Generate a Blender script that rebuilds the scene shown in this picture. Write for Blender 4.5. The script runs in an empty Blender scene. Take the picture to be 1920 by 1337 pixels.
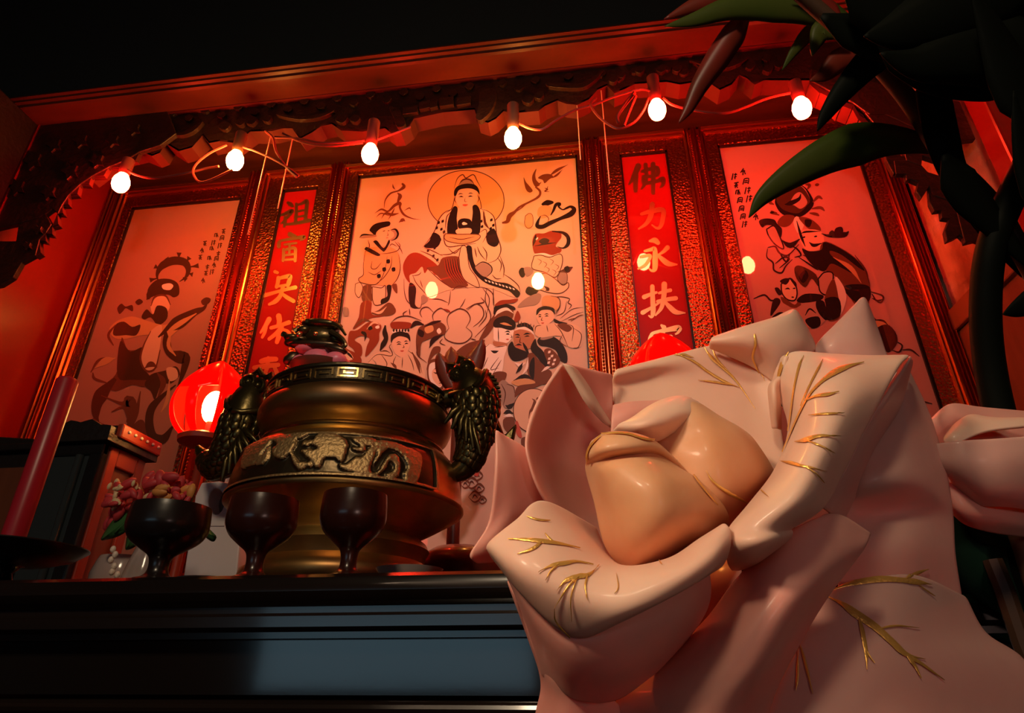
import bpy, math, random
import numpy as np
from mathutils import Vector, Matrix
from mathutils.bvhtree import BVHTree
from mathutils.geometry import tessellate_polygon
random.seed(7)
col = bpy.context.scene.collection
PI = math.pi
# ---------------------------------------------------------------- camera
CZ = 1.0
FL = 1191.0
PITCH = math.radians(26.8); YAW = math.radians(7.6)
Fv = Vector((-math.sin(YAW)*math.cos(PITCH), math.cos(YAW)*math.cos(PITCH), math.sin(PITCH)))
Rv = Vector((math.cos(YAW), math.sin(YAW), 0))
Uv = Rv.cross(Fv)
CAM = Vector((0, 0, CZ))
def ray(x, y): return Fv*FL + Rv*(x-960) - Uv*(y-668.5)
def at(x, y, Y):
    r = ray(x, y); return CAM + r*(Y/r.y)
def atd(x, y, d):
    return CAM + ray(x, y)*(d/FL)
def proj(p):
    d = Vector(p)-CAM
    z = d.dot(Fv); return (960+FL*d.dot(Rv)/z, 668.5-FL*d.dot(Uv)/z, z)
cam = bpy.data.cameras.new('camera'); cam.sensor_width = 36; cam.lens = FL/1920*36
cam.clip_start = 0.02
co = bpy.data.objects.new('camera', cam); col.objects.link(co)
co.matrix_world = Matrix(((Rv.x, Uv.x, -Fv.x, 0), (Rv.y, Uv.y, -Fv.y, 0), (Rv.z, Uv.z, -Fv.z, CZ), (0, 0, 0, 1)))
bpy.context.scene.camera = co

# ---------------------------------------------------------------- materials
MATS = {}
def pm(name, c, rough=.5, metal=0, coat=0, bump=None, var=None, emit=None, strength=0, sss=0, trans=0, ior=1.45, coatr=.03, spec=.5):
    m = bpy.data.materials.new(name); m.use_nodes = True
    nt = m.node_tree; b = nt.nodes['Principled BSDF']
    b.inputs['Base Color'].default_value = (*c, 1)
    b.inputs['Roughness'].default_value = rough
    b.inputs['Metallic'].default_value = metal
    b.inputs['Coat Weight'].default_value = coat
    b.inputs['Coat Roughness'].default_value = coatr
    b.inputs['IOR'].default_value = ior
    b.inputs['Specular IOR Level'].default_value = spec
    if trans: b.inputs['Transmission Weight'].default_value = trans
    if sss:
        b.inputs['Subsurface Weight'].default_value = sss
        b.inputs['Subsurface Radius'].default_value = (1, .45, .3)
        b.inputs['Subsurface Scale'].default_value = .012
    if emit:
        b.inputs['Emission Color'].default_value = (*emit, 1)
        b.inputs['Emission Strength'].default_value = strength
    tc = nt.nodes.new('ShaderNodeTexCoord')
    def tex(kind, scale, stretch=(1, 1, 1)):
        mp = nt.nodes.new('ShaderNodeMapping'); mp.inputs['Scale'].default_value = stretch
        nt.links.new(tc.outputs['Object'], mp.inputs['Vector'])
        t = nt.nodes.new('ShaderNodeTexVoronoi' if kind == 'voronoi' else 'ShaderNodeTexNoise')
        t.inputs['Scale'].default_value = scale
        if kind == 'noise': t.inputs['Detail'].default_value = 6
        nt.links.new(mp.outputs[0], t.inputs['Vector'])
        return t
    if bump:
        kind, scale, st, dist = bump[:4]
        t = tex(kind, scale, bump[4] if len(bump) > 4 else (1, 1, 1))
        bn = nt.nodes.new('ShaderNodeBump'); bn.inputs['Strength'].default_value = st; bn.inputs['Distance'].default_value = dist
        nt.links.new(t.outputs[0], bn.inputs['Height']); nt.links.new(bn.outputs[0], b.inputs['Normal'])
    if var:
        scale, c2, stretch = var
        t = tex('noise', scale, stretch)
        cr = nt.nodes.new('ShaderNodeValToRGB')
        cr.color_ramp.elements[0].position = .38; cr.color_ramp.elements[1].position = .62
        cr.color_ramp.elements[0].color = (*c, 1); cr.color_ramp.elements[1].color = (*c2, 1)
        nt.links.new(t.outputs[0], cr.inputs[0]); nt.links.new(cr.outputs[0], b.inputs['Base Color'])
    MATS[name] = m
    return m

pm('dark_lacquer', (.012, .008, .007), .22, coat=.6, coatr=.08, bump=('noise', 9, .12, .004, (.3, 1, 1)), var=(6, (.02, .012, .009), (.3, 1, 4)))
pm('panel_lacquer', (.012, .009, .008), .1, coat=.5, coatr=.06, bump=('noise', 25, .04, .002, (.3, 1, 1)))
pm('dark_wood', (.05, .018, .01), .45, var=(14, (.09, .03, .014), (.25, 1, 1)), bump=('noise', 60, .15, .002, (.1, 1, 1)), spec=.3)
pm('carved_wood', (.035, .014, .009), .38, bump=('noise', 45, .7, .006), spec=.4)
pm('valance_edge', (.085, .012, .008), .5)
pm('lintel_paint', (.030, .033, .033), .5, spec=.3, bump=('noise', 6, .2, .01))
pm('red_beam', (.13, .011, .012), .4, var=(8, (.07, .008, .008), (.3, 1, 1)))
pm('beam_mould', (.16, .035, .015), .3, coat=.3, var=(8, (.10, .02, .01), (.3, 1, 1)))
pm('red_lacquer', (.30, .010, .004), .3, coat=.4, coatr=.2, var=(3, (.22, .008, .003), (1, 1, .5)))
pm('ceiling_paint', (.03, .03, .03), .5, bump=('noise', 4, .2, .02))
pm('plain_wall', (.12, .1, .09), .8)
pm('floor_tile', (.08, .05, .04), .35)
pm('copper', (.40, .14, .05), .33, metal=1, bump=('voronoi', 120, .7, .004))
pm('copper_trim', (.85, .42, .16), .3, metal=1, bump=('noise', 40, .25, .002, (3, 3, .15)))
pm('pilaster_copper', (.56, .15, .05), .28, metal=1, bump=('noise', 30, .3, .003, (3, 3, .12)))
pm('black_line', (.015, .008, .006), .4)
pm('marble_relief', (.78, .42, .36), .5, var=(6, (.30, .09, .06), (1, 1, .5)), bump=('noise', 8, .8, .05))
pm('brown_wood', (.3, .09, .04), .4, var=(5, (.2, .055, .025), (3, 3, .4)))
def paint(name, c, rough=.45):
    m = pm(name, c, rough, coat=1, coatr=.025, spec=.2); m.node_tree.nodes['Principled BSDF'].inputs['Coat IOR'].default_value = 2.1; return m
paint('paper', (.72, .52, .39)); paint('paper_pale', (.46, .25, .18)); paint('paper_blush', (.62, .33, .29)); paint('couplet_red', (.46, .006, .004))
paint('ink', (.018, .012, .012)); paint('line', (.09, .028, .018)); paint('brown', (.17, .06, .03)); paint('red', (.28, .045, .02))
paint('tan', (.66, .38, .18)); paint('cream', (.78, .55, .38)); paint('amber', (.72, .42, .17)); paint('face', (.82, .54, .38)); paint('swarthy', (.48, .22, .12))
paint('grey', (.36, .27, .22)); paint('white', (.9, .84, .78)); paint('lip', (.55, .1, .07)); paint('olive', (.075, .036, .016)); paint('mauve', (.55, .33, .28))
pm('gold', (.95, .55, .22), .33, metal=1, bump=('noise', 120, .2, .001))
pm('bronze', (.72, .45, .15), .42, metal=1, bump=('noise', 25, .08, .002), var=(7, (.36, .17, .07), (1, 1, 2)))
pm('bronze_bright', (.74, .5, .2), .25, metal=1)
pm('bronze_dark', (.12, .085, .045), .35, metal=.9, bump=('noise', 90, .3, .002))
pm('bronze_relief', (.68, .45, .2), .48, metal=.9, bump=('noise', 220, .6, .0025))
pm('patina', (.115, .085, .03), .3, metal=.85, bump=('noise', 70, .35, .002))
pm('cup_lacquer', (.045, .010, .006), .28, coat=.5, coatr=.2, var=(9, (.028, .007, .005), (1, 1, 1)), bump=('noise', 300, .05, .0005))
pm('cup_black', (.014, .009, .008), .3, coat=.5, coatr=.2, bump=('noise', 300, .05, .0005))
pm('candle_wax', (.42, .015, .03), .35, sss=.3)
pm('black_gloss', (.012, .012, .013), .12, coat=.6)
pm('glass_dark', (.035, .045, .05), .07, coat=.8, bump=('noise', 5, .15, .006, (3, 3, .3)))
pm('carved_black', (.02, .014, .012), .4, bump=('noise', 60, .6, .004))
pm('cabinet_red', (.5, .06, .025), .35, var=(6, (.36, .04, .02), (1, 1, .4)))
pm('pearl', (.95, .8, .68), .2)
pm('white_plastic', (.92, .80, .80), .4, sss=.1)
pm('hole_shade', (.16, .15, .16), .4)
pm('clear_dish', (.85, .7, .66), .12, trans=.55)
pm('porcelain', (.8, .68, .6), .2, coat=.4)
pm('dark_red_bowl', (.16, .03, .02), .3, coat=.4)
pm('pink_petal', (.75, .2, .25), .35, sss=.2)
pm('cloth_red', (.6, .05, .06), .5); pm('cloth_orange', (.8, .32, .08), .5); pm('cloth_cream', (.8, .62, .35), .5); pm('leaf_green', (.05, .16, .05), .4)
pm('ornament_brown', (.16, .04, .022), .4)
pm('plant_green', (.065, .10, .014), .45, var=(12, (.09, .11, .02), (1, 1, 1)), spec=.25)
pm('plant_shade', (.006, .008, .005), .6, spec=.15)  # near-black leaf colour paints in the shade of the silhouetted leaves
pm('plant_red_lit', (.34, .03, .02), .4, var=(8, (.10, .04, .015), (1, 1, 1)))  # leaf colour carries the red light of the bulbs
pm('plant_stem', (.12, .06, .035), .5)
pm('foliage_green', (.012, .05, .028), .35)
pm('gold_leaf', (.90, .50, .12), .34, metal=.6, bump=('noise', 500, .4, .001))
pm('vase_ceramic', (.1, .06, .05), .3)
pm('wire', (.30, .04, .03), .5); pm('cord', (.75, .4, .25), .4)
pm('socket_red', (.32, .05, .04), .5); pm('socket_dark', (.22, .08, .04), .5)
pm('bulb_red', (.9, .1, .05), .2, emit=(1, .032, .012), strength=215)
pm('bulb_amber', (.9, .7, .3), .2, emit=(1, .36, .06), strength=215)
pm('flame_bulb', (.9, .7, .3), .2, emit=(1, .50, .12), strength=60)
def petal_mat(name, c, c2, sss=.4):
    m = pm(name, c, .45, coat=.08, coatr=.12, spec=.35, sss=sss, var=(16, c2, (1, 1, 1)), bump=('noise', 38, .12, .004))
    m.node_tree.nodes['Principled BSDF'].inputs['Subsurface Scale'].default_value = .010
    return m
petal_mat('petal', (.80, .47, .35), (.84, .53, .40))
petal_mat('petal_bud', (.70, .33, .16), (.76, .41, .23))
petal_mat('petal_pink', (.72, .31, .25), (.76, .36, .29))
petal_mat('petal_shade', (.62, .34, .29), (.66, .38, .32))  # mauve shade of the flower's right side put into the petal colour
def shade_mat():
    m = bpy.data.materials.new('lamp_red_glass'); m.use_nodes = True; nt = m.node_tree
    b = nt.nodes['Principled BSDF']; b.inputs['Base Color'].default_value = (.8, .02, .012, 1); b.inputs['Roughness'].default_value = .15
    t = nt.nodes.new('ShaderNodeBsdfTranslucent'); t.inputs['Color'].default_value = (1, .03, .015, 1)
    mx = nt.nodes.new('ShaderNodeMixShader'); mx.inputs[0].default_value = .6
    nt.links.new(b.outputs[0], mx.inputs[1]); nt.links.new(t.outputs[0], mx.inputs[2]); nt.links.new(mx.outputs[0], nt.nodes['Material Output'].inputs[0])
    MATS['lamp_red_glass'] = m
shade_mat()

# ---------------------------------------------------------------- mesh builder
ORG = {}
def tag(o, label=None, cat=None, group=None, kind=None):
    if label: o['label'] = label
    if cat: o['category'] = cat
    if group: o['group'] = group
    if kind: o['kind'] = kind
    return o
def thing(name, loc, label, cat, group=None):
    o = bpy.data.objects.new(name, None); col.objects.link(o); o.empty_display_size = .02
    o.location = loc; ORG[o.name] = Vector(loc); return tag(o, label, cat, group)
class MB:
    def __init__(s): s.v = []; s.f = []; s.m = []; s.cur = 0
    def mat(s, i): s.cur = i; return s
    def add(s, vs, fs):
        o = len(s.v); s.v += [tuple(p) for p in vs]; s.f += [tuple(i+o for i in f) for f in fs]; s.m += [s.cur]*len(fs); return s
    def box(s, lo, hi):
        (a, b, c), (d, e, f) = lo, hi
        return s.add([(a, b, c), (d, b, c), (d, e, c), (a, e, c), (a, b, f), (d, b, f), (d, e, f), (a, e, f)],
                     [(0, 3, 2, 1), (4, 5, 6, 7), (0, 1, 5, 4), (1, 2, 6, 5), (2, 3, 7, 6), (3, 0, 4, 7)])
    def lathe(s, c, prof, n=64, a0=0, a1=2*PI, axis=None):
        full = abs(a1-a0-2*PI) < 1e-6; k = n if full else n+1
        vs = []
        for r, z in prof:
            for i in range(k):
                a = a0+(a1-a0)*i/n; vs.append((c[0]+r*math.cos(a), c[1]+r*math.sin(a), c[2]+z))
        fs = []
        for j in range(len(prof)-1):
            for i in range(n):
                i2 = (i+1) % k; fs.append((j*k+i, j*k+i2, (j+1)*k+i2, (j+1)*k+i))
        return s.add(vs, fs)
    def tube(s, pts, rad, n=8, caps=True, flat=1.0):
        pts = [Vector(p) for p in pts]; N = len(pts); vs = []; fs = []
        rad = rad if isinstance(rad, (list, tuple)) else [rad]*N
        t0 = (pts[1]-pts[0]).normalized(); up = Vector((0, -1, 0)) if abs(t0.y) < .9 else Vector((0, 0, 1))
        for i, p in enumerate(pts):
            t = (pts[min(i+1, N-1)]-pts[max(i-1, 0)]).normalized()
            a = up-t*up.dot(t); a.normalize(); b = t.cross(a); up = a
            for k in range(n):
                an = 2*PI*k/n; vs.append(p+a*(math.cos(an)*rad[i]*flat)+b*(math.sin(an)*rad[i]))
        for i in range(N-1):
            for k in range(n):
                k2 = (k+1) % n; fs.append((i*n+k, i*n+k2, (i+1)*n+k2, (i+1)*n+k))
        if caps: fs += [tuple(range(n))[::-1], tuple((N-1)*n+k for k in range(n))]
        return s.add(vs, fs)
    def ball(s, c, r, n=12, m=8, rot=None):
        r = r if isinstance(r, (list, tuple)) else (r, r, r); vs = []; fs = []; c = Vector(c)
        for j in range(m+1):
            th = PI*j/m
            for i in range(n):
                a = 2*PI*i/n; p = Vector((r[0]*math.sin(th)*math.cos(a), r[1]*math.sin(th)*math.sin(a), r[2]*math.cos(th)))
                if rot: p = rot @ p
                vs.append(c+p)
        for j in range(m):
            for i in range(n):
                i2 = (i+1) % n; fs.append((j*n+i, (j+1)*n+i, (j+1)*n+i2, j*n+i2))
        return s.add(vs, fs)
    def grid(s, P):
        R, C = len(P), len(P[0])
        return s.add([p for r in P for p in r], [(i*C+j, i*C+j+1, (i+1)*C+j+1, (i+1)*C+j) for i in range(R-1) for j in range(C-1)])
    def prism(s, poly, d):
        """closed outline poly (3D points) pushed by vector d, capped both ends"""
        n = len(poly); d = Vector(d); A = [Vector(p) for p in poly]; B = [p+d for p in A]
        tr = tessellate_polygon([A])
        return s.add(A+B, [tuple(t) for t in tr]+[tuple(i+n for i in reversed(t)) for t in tr]+[(i, (i+1) % n, n+(i+1) % n, n+i) for i in range(n)])
    def build(s, name, mats, parent=None, smooth=True, org=None, bevel=0, solid=0, sub=0, recalc=True, auto=40):
        me = bpy.data.meshes.new(name)
        if parent is not None: o0 = ORG[parent.name]
        elif org is not None: o0 = Vector(org)
        else:
            a = np.array(s.v); o0 = Vector((float(a[:, 0].mean()), float(a[:, 1].mean()), float(a[:, 2].min())))
        a = np.array(s.v, dtype=float)-np.array(o0)
        me.from_pydata(a.tolist(), [], s.f)
        for mname in (mats if isinstance(mats, (list, tuple)) else [mats]): me.materials.append(MATS[mname])
        me.polygons.foreach_set('material_index', s.m)
        if recalc:
            import bmesh
            bm = bmesh.new(); bm.from_mesh(me); bmesh.ops.remove_doubles(bm, verts=bm.verts, dist=1e-6); bmesh.ops.recalc_face_normals(bm, faces=bm.faces); bm.to_mesh(me); bm.free()
        me.update()
        if smooth:
            me.shade_smooth()
            if auto: me.set_sharp_from_angle(angle=math.radians(auto))
        o = bpy.data.objects.new(name, me); col.objects.link(o)
        if parent is not None: o.parent = parent; ORG[o.name] = o0
        else: o.location = o0; ORG[o.name] = o0
        if solid:
            md = o.modifiers.new('thickness', 'SOLIDIFY'); md.thickness = solid; md.offset = 0
        if bevel:
            md = o.modifiers.new('edge', 'BEVEL'); md.width = bevel; md.segments = 2; md.limit_method = 'ANGLE'
        if sub:
            md = o.modifiers.new('smooth', 'SUBSURF'); md.levels = sub; md.render_levels = sub
        return o
def cr1(P, k):
    """Catmull-Rom through rows of array P (n,...) -> dense"""
    P = np.array(P, float); n = len(P); Q = np.concatenate([[2*P[0]-P[1]], P, [2*P[-1]-P[-2]]]); out = []
    for i in range(n-1):
        a, b, c, d = Q[i], Q[i+1], Q[i+2], Q[i+3]
        for j in range(k):
            t = j/k; out.append(.5*(2*b+(c-a)*t+(2*a-5*b+4*c-d)*t*t+(3*b-a-3*c+d)*t**3))
    out.append(P[-1]); return np.array(out)
def crclosed(P, k):
    P = np.array(P, float); n = len(P); out = []
    for i in range(n):
        a, b, c, d = P[i-1], P[i], P[(i+1) % n], P[(i+2) % n]
        for j in range(k):
            t = j/k; out.append(.5*(2*b+(c-a)*t+(2*a-5*b+4*c-d)*t*t+(3*b-a-3*c+d)*t**3))
    return np.array(out)
def struct(o): o['kind'] = 'structure'; return o
# ================================================================ setting
def Z(z): return z+CZ
WY = 1.6
TOP = .0712
def bx(name, lo, hi, m, **k): return MB().box(lo, hi).build(name, m, smooth=False, **k)
struct(bx('floor', (-3.4, -3.4, -.05), (2.6, 1.7, 0), 'floor_tile'))
struct(bx('wall_back', (-3.4, 1.62, 0), (2.6, 1.7, 3.6), 'dark_wood'))
struct(bx('ceiling', (-3.4, -3.4, 3.6), (2.6, 1.7, 3.65), 'ceiling_paint'))
struct(bx('wall_left', (-1.75, 1.262, 0), (-1.69, 1.62, Z(2.3)), 'red_lacquer'))
# right alcove wall: relief panel above a brown wainscot
struct(bx('wall_right', (.975, 1.0, 0), (1.03, 1.62, Z(2.3)), 'marble_relief'))
mb = MB(); mb.box((.955, 1.1, 0), (.975, 1.60, Z(.80))); mb.box((.945, 1.1, Z(.80)), (.975, 1.60, Z(.86)))
struct(mb.build('baseboard_right', 'brown_wood', smooth=False, bevel=.004))
struct(bx('wall_outer_left', (-3.45, -3.4, 0), (-3.4, 1.7, 3.6), 'plain_wall'))
struct(bx('wall_outer_right', (2.6, -3.4, 0), (2.65, 1.7, 3.6), 'plain_wall'))
# front wall behind the viewer, with an opening for the assumed unseen window
WX0, WX1, WZ0, WZ1 = -2.33, -.42, .90, 1.50
mb = MB()
mb.box((-3.4, -3.45, 0), (WX0, -3.4, 3.6)); mb.box((WX1, -3.45, 0), (2.6, -3.4, 3.6))
mb.box((WX0, -3.45, 0), (WX1, -3.4, WZ0)); mb.box((WX0, -3.45, WZ1), (WX1, -3.4, 3.6))
struct(mb.build('wall_front', 'plain_wall', smooth=False))
# red posts at the mouth of the alcove
mb = MB(); mb.box((.93, 1.16, 0), (1.03, 1.22, Z(1.6))); mb.box((.985, 1.145, 0), (1.01, 1.16, Z(1.6)))
struct(mb.build('trim_1', 'red_lacquer', smooth=False, bevel=.006))
mb = MB(); mb.box((-1.85, 1.0, 0), (-1.69, 1.26, Z(1.57)))
struct(mb.build('trim_2', 'carved_black', smooth=False, bevel=.006))

# ---- overhead lintel
mb = MB(); mb.box((-2.4, 1.19, Z(1.615)), (1.9, 1.27, Z(2.6)))
lint = struct(mb.build('trim_3', 'lintel_paint', smooth=False))
mb = MB()
prof = [(1.27, 1.615), (1.185, 1.615), (1.180, 1.608), (1.178, 1.600), (1.186, 1.597), (1.187, 1.590), (1.196, 1.587), (1.197, 1.578), (1.205, 1.575), (1.27, 1.575)]
mb.prism([(-2.4, y, Z(z)) for y, z in prof], (4.3, 0, 0))
struct(mb.build('trim_4', 'beam_mould', smooth=False))
mb = MB(); mb.box((-2.0, 1.27, Z(1.572)), (1.2, 1.40, Z(1.60)))
struct(mb.build('trim_5', 'red_beam', smooth=False))
mb = MB(); mb.box((-1.69, 1.40, Z(1.62)), (.975, 1.62, Z(1.66)))
struct(mb.build('trim_6', 'dark_wood', smooth=False))
# wooden plinth under the framed panels
mb = MB(); mb.box((-1.69, 1.56, Z(TOP)), (.975, 1.62, Z(.22)))
struct(mb.build('baseboard_back', 'brown_wood', smooth=False, bevel=.004))

# ---- pilasters between the framed panels (grooves with two rows of beads)
def pilaster(name, x0, x1, ztop, beads=True):
    w = x1-x0; mb = MB()
    pr = [(0, 1.62), (0, 1.586), (.04, 1.580), (.09, 1.578), (.13, 1.584), (.16, 1.576), (.20, 1.572), (.24, 1.576), (.26, 1.584), (.38, 1.584), (.40, 1.576), (.43, 1.570), (.46, 1.576), (.48, 1.581), (.52, 1.581), (.54, 1.576), (.57, 1.570), (.60, 1.576), (.62, 1.584), (.74, 1.584), (.76, 1.576), (.80, 1.572), (.84, 1.576), (.87, 1.584), (.91, 1.578), (.96, 1.580), (1, 1.586), (1, 1.62)]
    mb.prism([(x0+w*a, y, Z(.22)) for a, y in pr], (0, 0, ztop-.22))
    if beads:
        z = .24; k = 0
        while z < ztop-.02:
            for a in (.32, .68): mb.ball((x0+w*a, 1.583, Z(z)), (w*.05, .006, .0042), 6, 4)
            z += .0105
    struct(mb.build(name, 'pilaster_copper', smooth=True, auto=25, recalc=False))
pilaster('trim_7', -1.685, -1.612, 1.60, False)
pilaster('trim_8', -1.150, -1.070, 1.60)
pilaster('trim_9', -.846, -.779, 1.60)
pilaster('trim_10', .020, .092, 1.60)
pilaster('trim_11', .350, .420, 1.60)
pilaster('trim_12', .905, .958, 1.60, False)

# ================================================================ framed pictures
class Art:
    """paint shapes traced in crop coordinates, laid in thin layers on the picture's own plane"""
    def __init__(s, names): s.mb = MB(); s.names = names; s.k = 0; s.tf = (0, 0, 1); s.fat = 1.55
    def crop(s, ox, oy, sc): s.tf = (ox, oy, 1/sc); return s
    def P(s, x, y, up=0):
        return at(s.tf[0]+x*s.tf[2], s.tf[1]+y*s.tf[2], WY-.0008-s.k*.000004-up)
    def idx(s, m):
        if m not in s.names: s.names.append(m)
        return s.names.index(m)
    def fill(s, m, pts, smooth=4):
        s.k += 1; q = crclosed(pts, smooth) if smooth else np.array(pts, float)
        V = [s.P(x, y) for x, y in q]
        tr = tessellate_polygon([V]); s.mb.mat(s.idx(m)).add(V, [tuple(t) for t in tr]); return s
    def line(s, m, pts, w=3, taper=True, k=5):
        """stroke; points are (x,y) or (x,y,width)"""
        s.k += 1; q = np.array([(p[0], p[1], p[2] if len(p) > 2 else w) for p in pts], float)
        q = cr1(q, k) if len(q) > 2 else cr1(np.array([q[0], (q[0]+q[1])/2, q[1]]), k)
        n = len(q); L = []; R = []
        for i in range(n):
            d = q[min(i+1, n-1), :2]-q[max(i-1, 0), :2]; l = math.hypot(*d) or 1; nx, ny = -d[1]/l, d[0]/l
            h = q[i, 2]/2*s.fat
            if taper: h *= min(1, .35+2.2*min(i, n-1-i)/n)
            L.append(s.P(q[i, 0]+nx*h, q[i, 1]+ny*h)); R.append(s.P(q[i, 0]-nx*h, q[i, 1]-ny*h))
        s.mb.mat(s.idx(m)).add(L+R, [(i, i+1, n+i+1, n+i) for i in range(n-1)]); return s
    def brush(s, m, strokes):
        """calligraphy strokes with round ends"""
        for st in strokes:
            s.line(m, st, taper=False, k=6)
            for p in (st[0], st[-1]):
                if len(p) > 2 and p[2] > 5:
                    s.k += 1; r = p[2]/2*s.fat; s.mb.mat(s.idx(m)); V = [s.P(p[0]+r*math.cos(a*PI/5), p[1]+r*math.sin(a*PI/5)) for a in range(10)]
                    s.mb.add(V, [tuple(range(10))])
        return s
    def outl(s, mf, ml, pts, w=3):
        s.fill(mf, pts); return s.line(ml, list(pts)+[pts[0]], w, taper=False)
    def build(s, name, parent): return s.mb.build(name, s.names, parent, smooth=False, recalc=False)

def framed(name, x0, x1, top, fx0, fx1, ftop, panel_mat, label, cat, group=None, bot=.25):
    root = thing(name, ((x0+x1)/2, WY, Z(.22)), label, cat, group)
    p = MB().box((x0-.004, WY, Z(bot)), (x1+.004, WY+.012, Z(top+.004))).build('picture_panel', panel_mat, root, smooth=False)
    fr = MB(); y0, y1 = 1.588, 1.62
    fr.box((fx0, y0, Z(.22)), (x0-.005, y1, Z(ftop))); fr.box((x1+.005, y0, Z(.22)), (fx1, y1, Z(ftop)))
    fr.box((x0-.005, y0, Z(top+.005)), (x1+.005, y1, Z(ftop))); fr.box((x0-.005, y0, Z(.22)), (x1+.005, y1, Z(bot)))
    f = fr.build('frame', 'copper', root, smooth=False, bevel=.0025)
    ln = MB(); a = .006
    for lo, hi in (((x0-.005, 0, bot), (x0+.001, 0, top+.005)), ((x1-.001, 0, bot), (x1+.005, 0, top+.005)), ((x0-.005, 0, top-.001), (x1+.005, 0, top+.005))):
        ln.box((lo[0], 1.594, Z(lo[2])), (hi[0], 1.60, Z(hi[2])))
    ln.build('inner_border', 'black_line', root, smooth=False)
    lg = MB(); lg.box((fx0-.012, 1.572, Z(ftop-.002)), (fx1+.004, 1.62, Z(ftop+.010))); lg.box((fx0-.004, 1.580, Z(ftop-.012)), (fx1, 1.60, Z(ftop-.007)))
    lg.build('cornice', 'copper_trim', root, smooth=False, bevel=.002)
    return root, p

LP, LPp = framed('framed_painting', -1.578, -1.172, 1.495, -1.612, -1.150, 1.560, 'paper_pale', 'narrow framed painting of a dark armoured figure, at the red side wall', 'painting')
LC, LCp = framed('calligraphy_panel', -1.012, -.892, 1.510, -1.070, -.846, 1.583, 'couplet_red', 'red couplet panel with gold characters, partly behind the dragon ornament', 'calligraphy panel')
CP, CPp = framed('framed_painting', -.742, 0, 1.540, -.779, .020, 1.576, 'paper', 'large central framed painting of a seated haloed figure above a crowd', 'painting')
RC, RCp = framed('calligraphy_panel', .148, .290, 1.523, .092, .350, 1.588, 'couplet_red', 'red couplet panel with gold characters, its foot behind the large flower', 'calligraphy panel')
RP, RPp = framed('framed_painting', .459, .862, 1.522, .420, .905, 1.588, 'paper_blush', 'framed painting of a bearded figure crossed by a green leaf tip', 'painting')
# ---------------------------------------------------------------- central painting artwork
A = Art(['ink', 'line'])
A.crop(640, 290, 4)
f, l, o = A.fill, A.line, A.outl
# halo
hal = [(935+287*math.cos(t*PI/12), 345+228*math.sin(t*PI/12)) for t in range(24)]
f('amber', hal); l('line', hal+[hal[0]], 4, False)
# small flying dragon, top left
l('brown', [(385, 220, 3), (390, 245, 7), (405, 262, 3)]); l('brown', [(455, 215, 22), (470, 240, 20), (430, 270, 8), (370, 290, 8), (330, 340, 7), (320, 400, 5)])
l('brown', [(420, 285, 8), (440, 310, 20), (425, 350, 10), (420, 375, 6)])
l('brown', [(250, 440, 3), (300, 410, 14), (350, 425, 10), (400, 380, 14), (440, 365, 16), (440, 400, 10), (470, 450, 12), (530, 478, 8), (595, 488, 2)])
l('brown', [(300, 480, 4), (330, 440, 10), (380, 450, 14), (430, 440, 10)]); l('brown', [(400, 400, 6), (380, 440, 8), (350, 490, 3)]); l('brown', [(470, 420, 3), (510, 400, 6), (520, 415, 3)])
l('brown', [(260, 470, 3), (300, 440, 6), (360, 460, 5)]); l('brown', [(430, 510, 3), (460, 490, 18), (480, 500, 4)])
# bird and ribbon, top right
f('brown', [(1367, 170), (1385, 205), (1415, 240), (1435, 270), (1415, 285), (1390, 270), (1375, 230)])
f('brown', [(1463, 105), (1435, 150), (1432, 195), (1455, 240), (1490, 225), (1462, 190), (1455, 150)])
l('brown', [(1455, 240, 22), (1490, 275, 18), (1480, 315, 12), (1420, 350, 9), (1340, 390, 10), (1300, 430, 14), (1262, 460, 26), (1245, 500, 30), (1205, 512, 22)])
l('brown', [(1495, 290, 6), (1440, 340, 6), (1390, 365, 6), (1350, 400, 6), (1300, 435, 6)])
f('brown', [(1475, 175), (1510, 150), (1560, 145), (1590, 165), (1560, 185), (1525, 215), (1510, 190)])
l('brown', [(1560, 160, 8), (1620, 115, 14), (1700, 75, 2)]); l('brown', [(1580, 175, 8), (1620, 150, 10), (1660, 110, 2)]); l('brown', [(1470, 215, 6), (1490, 215, 5), (1500, 205, 3)])
l('brown', [(1525, 250, 6), (1545, 260, 9), (1525, 275, 5), (1560, 278, 4)]); l('brown', [(1550, 235, 3), (1540, 265, 5)])
# swirl figure below the bird
f('ink', [(1500, 372), (1530, 345), (1555, 340), (1588, 350), (1590, 365), (1560, 378), (1530, 388)])
f('tan', [(1480, 400), (1520, 380), (1570, 390), (1585, 430), (1560, 460), (1500, 480), (1470, 450)]); o('tan', 'brown', [(1380, 460), (1410, 440), (1435, 460), (1435, 530), (1400, 552), (1375, 520)], 3)
l('ink', [(1495, 460, 10), (1475, 500, 26), (1470, 535, 32), (1510, 540, 26), (1560, 515, 22), (1640, 480, 16), (1720, 445, 26), (1745, 410, 22), (1720, 390, 12), (1690, 400, 10), (1660, 412, 6), (1630, 390, 10), (1640, 370, 18), (1610, 375, 24), (1590, 420, 22), (1570, 455, 12)])
l('brown', [(1495, 460, 4), (1530, 455, 4), (1555, 480, 4), (1545, 510, 4)])
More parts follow.
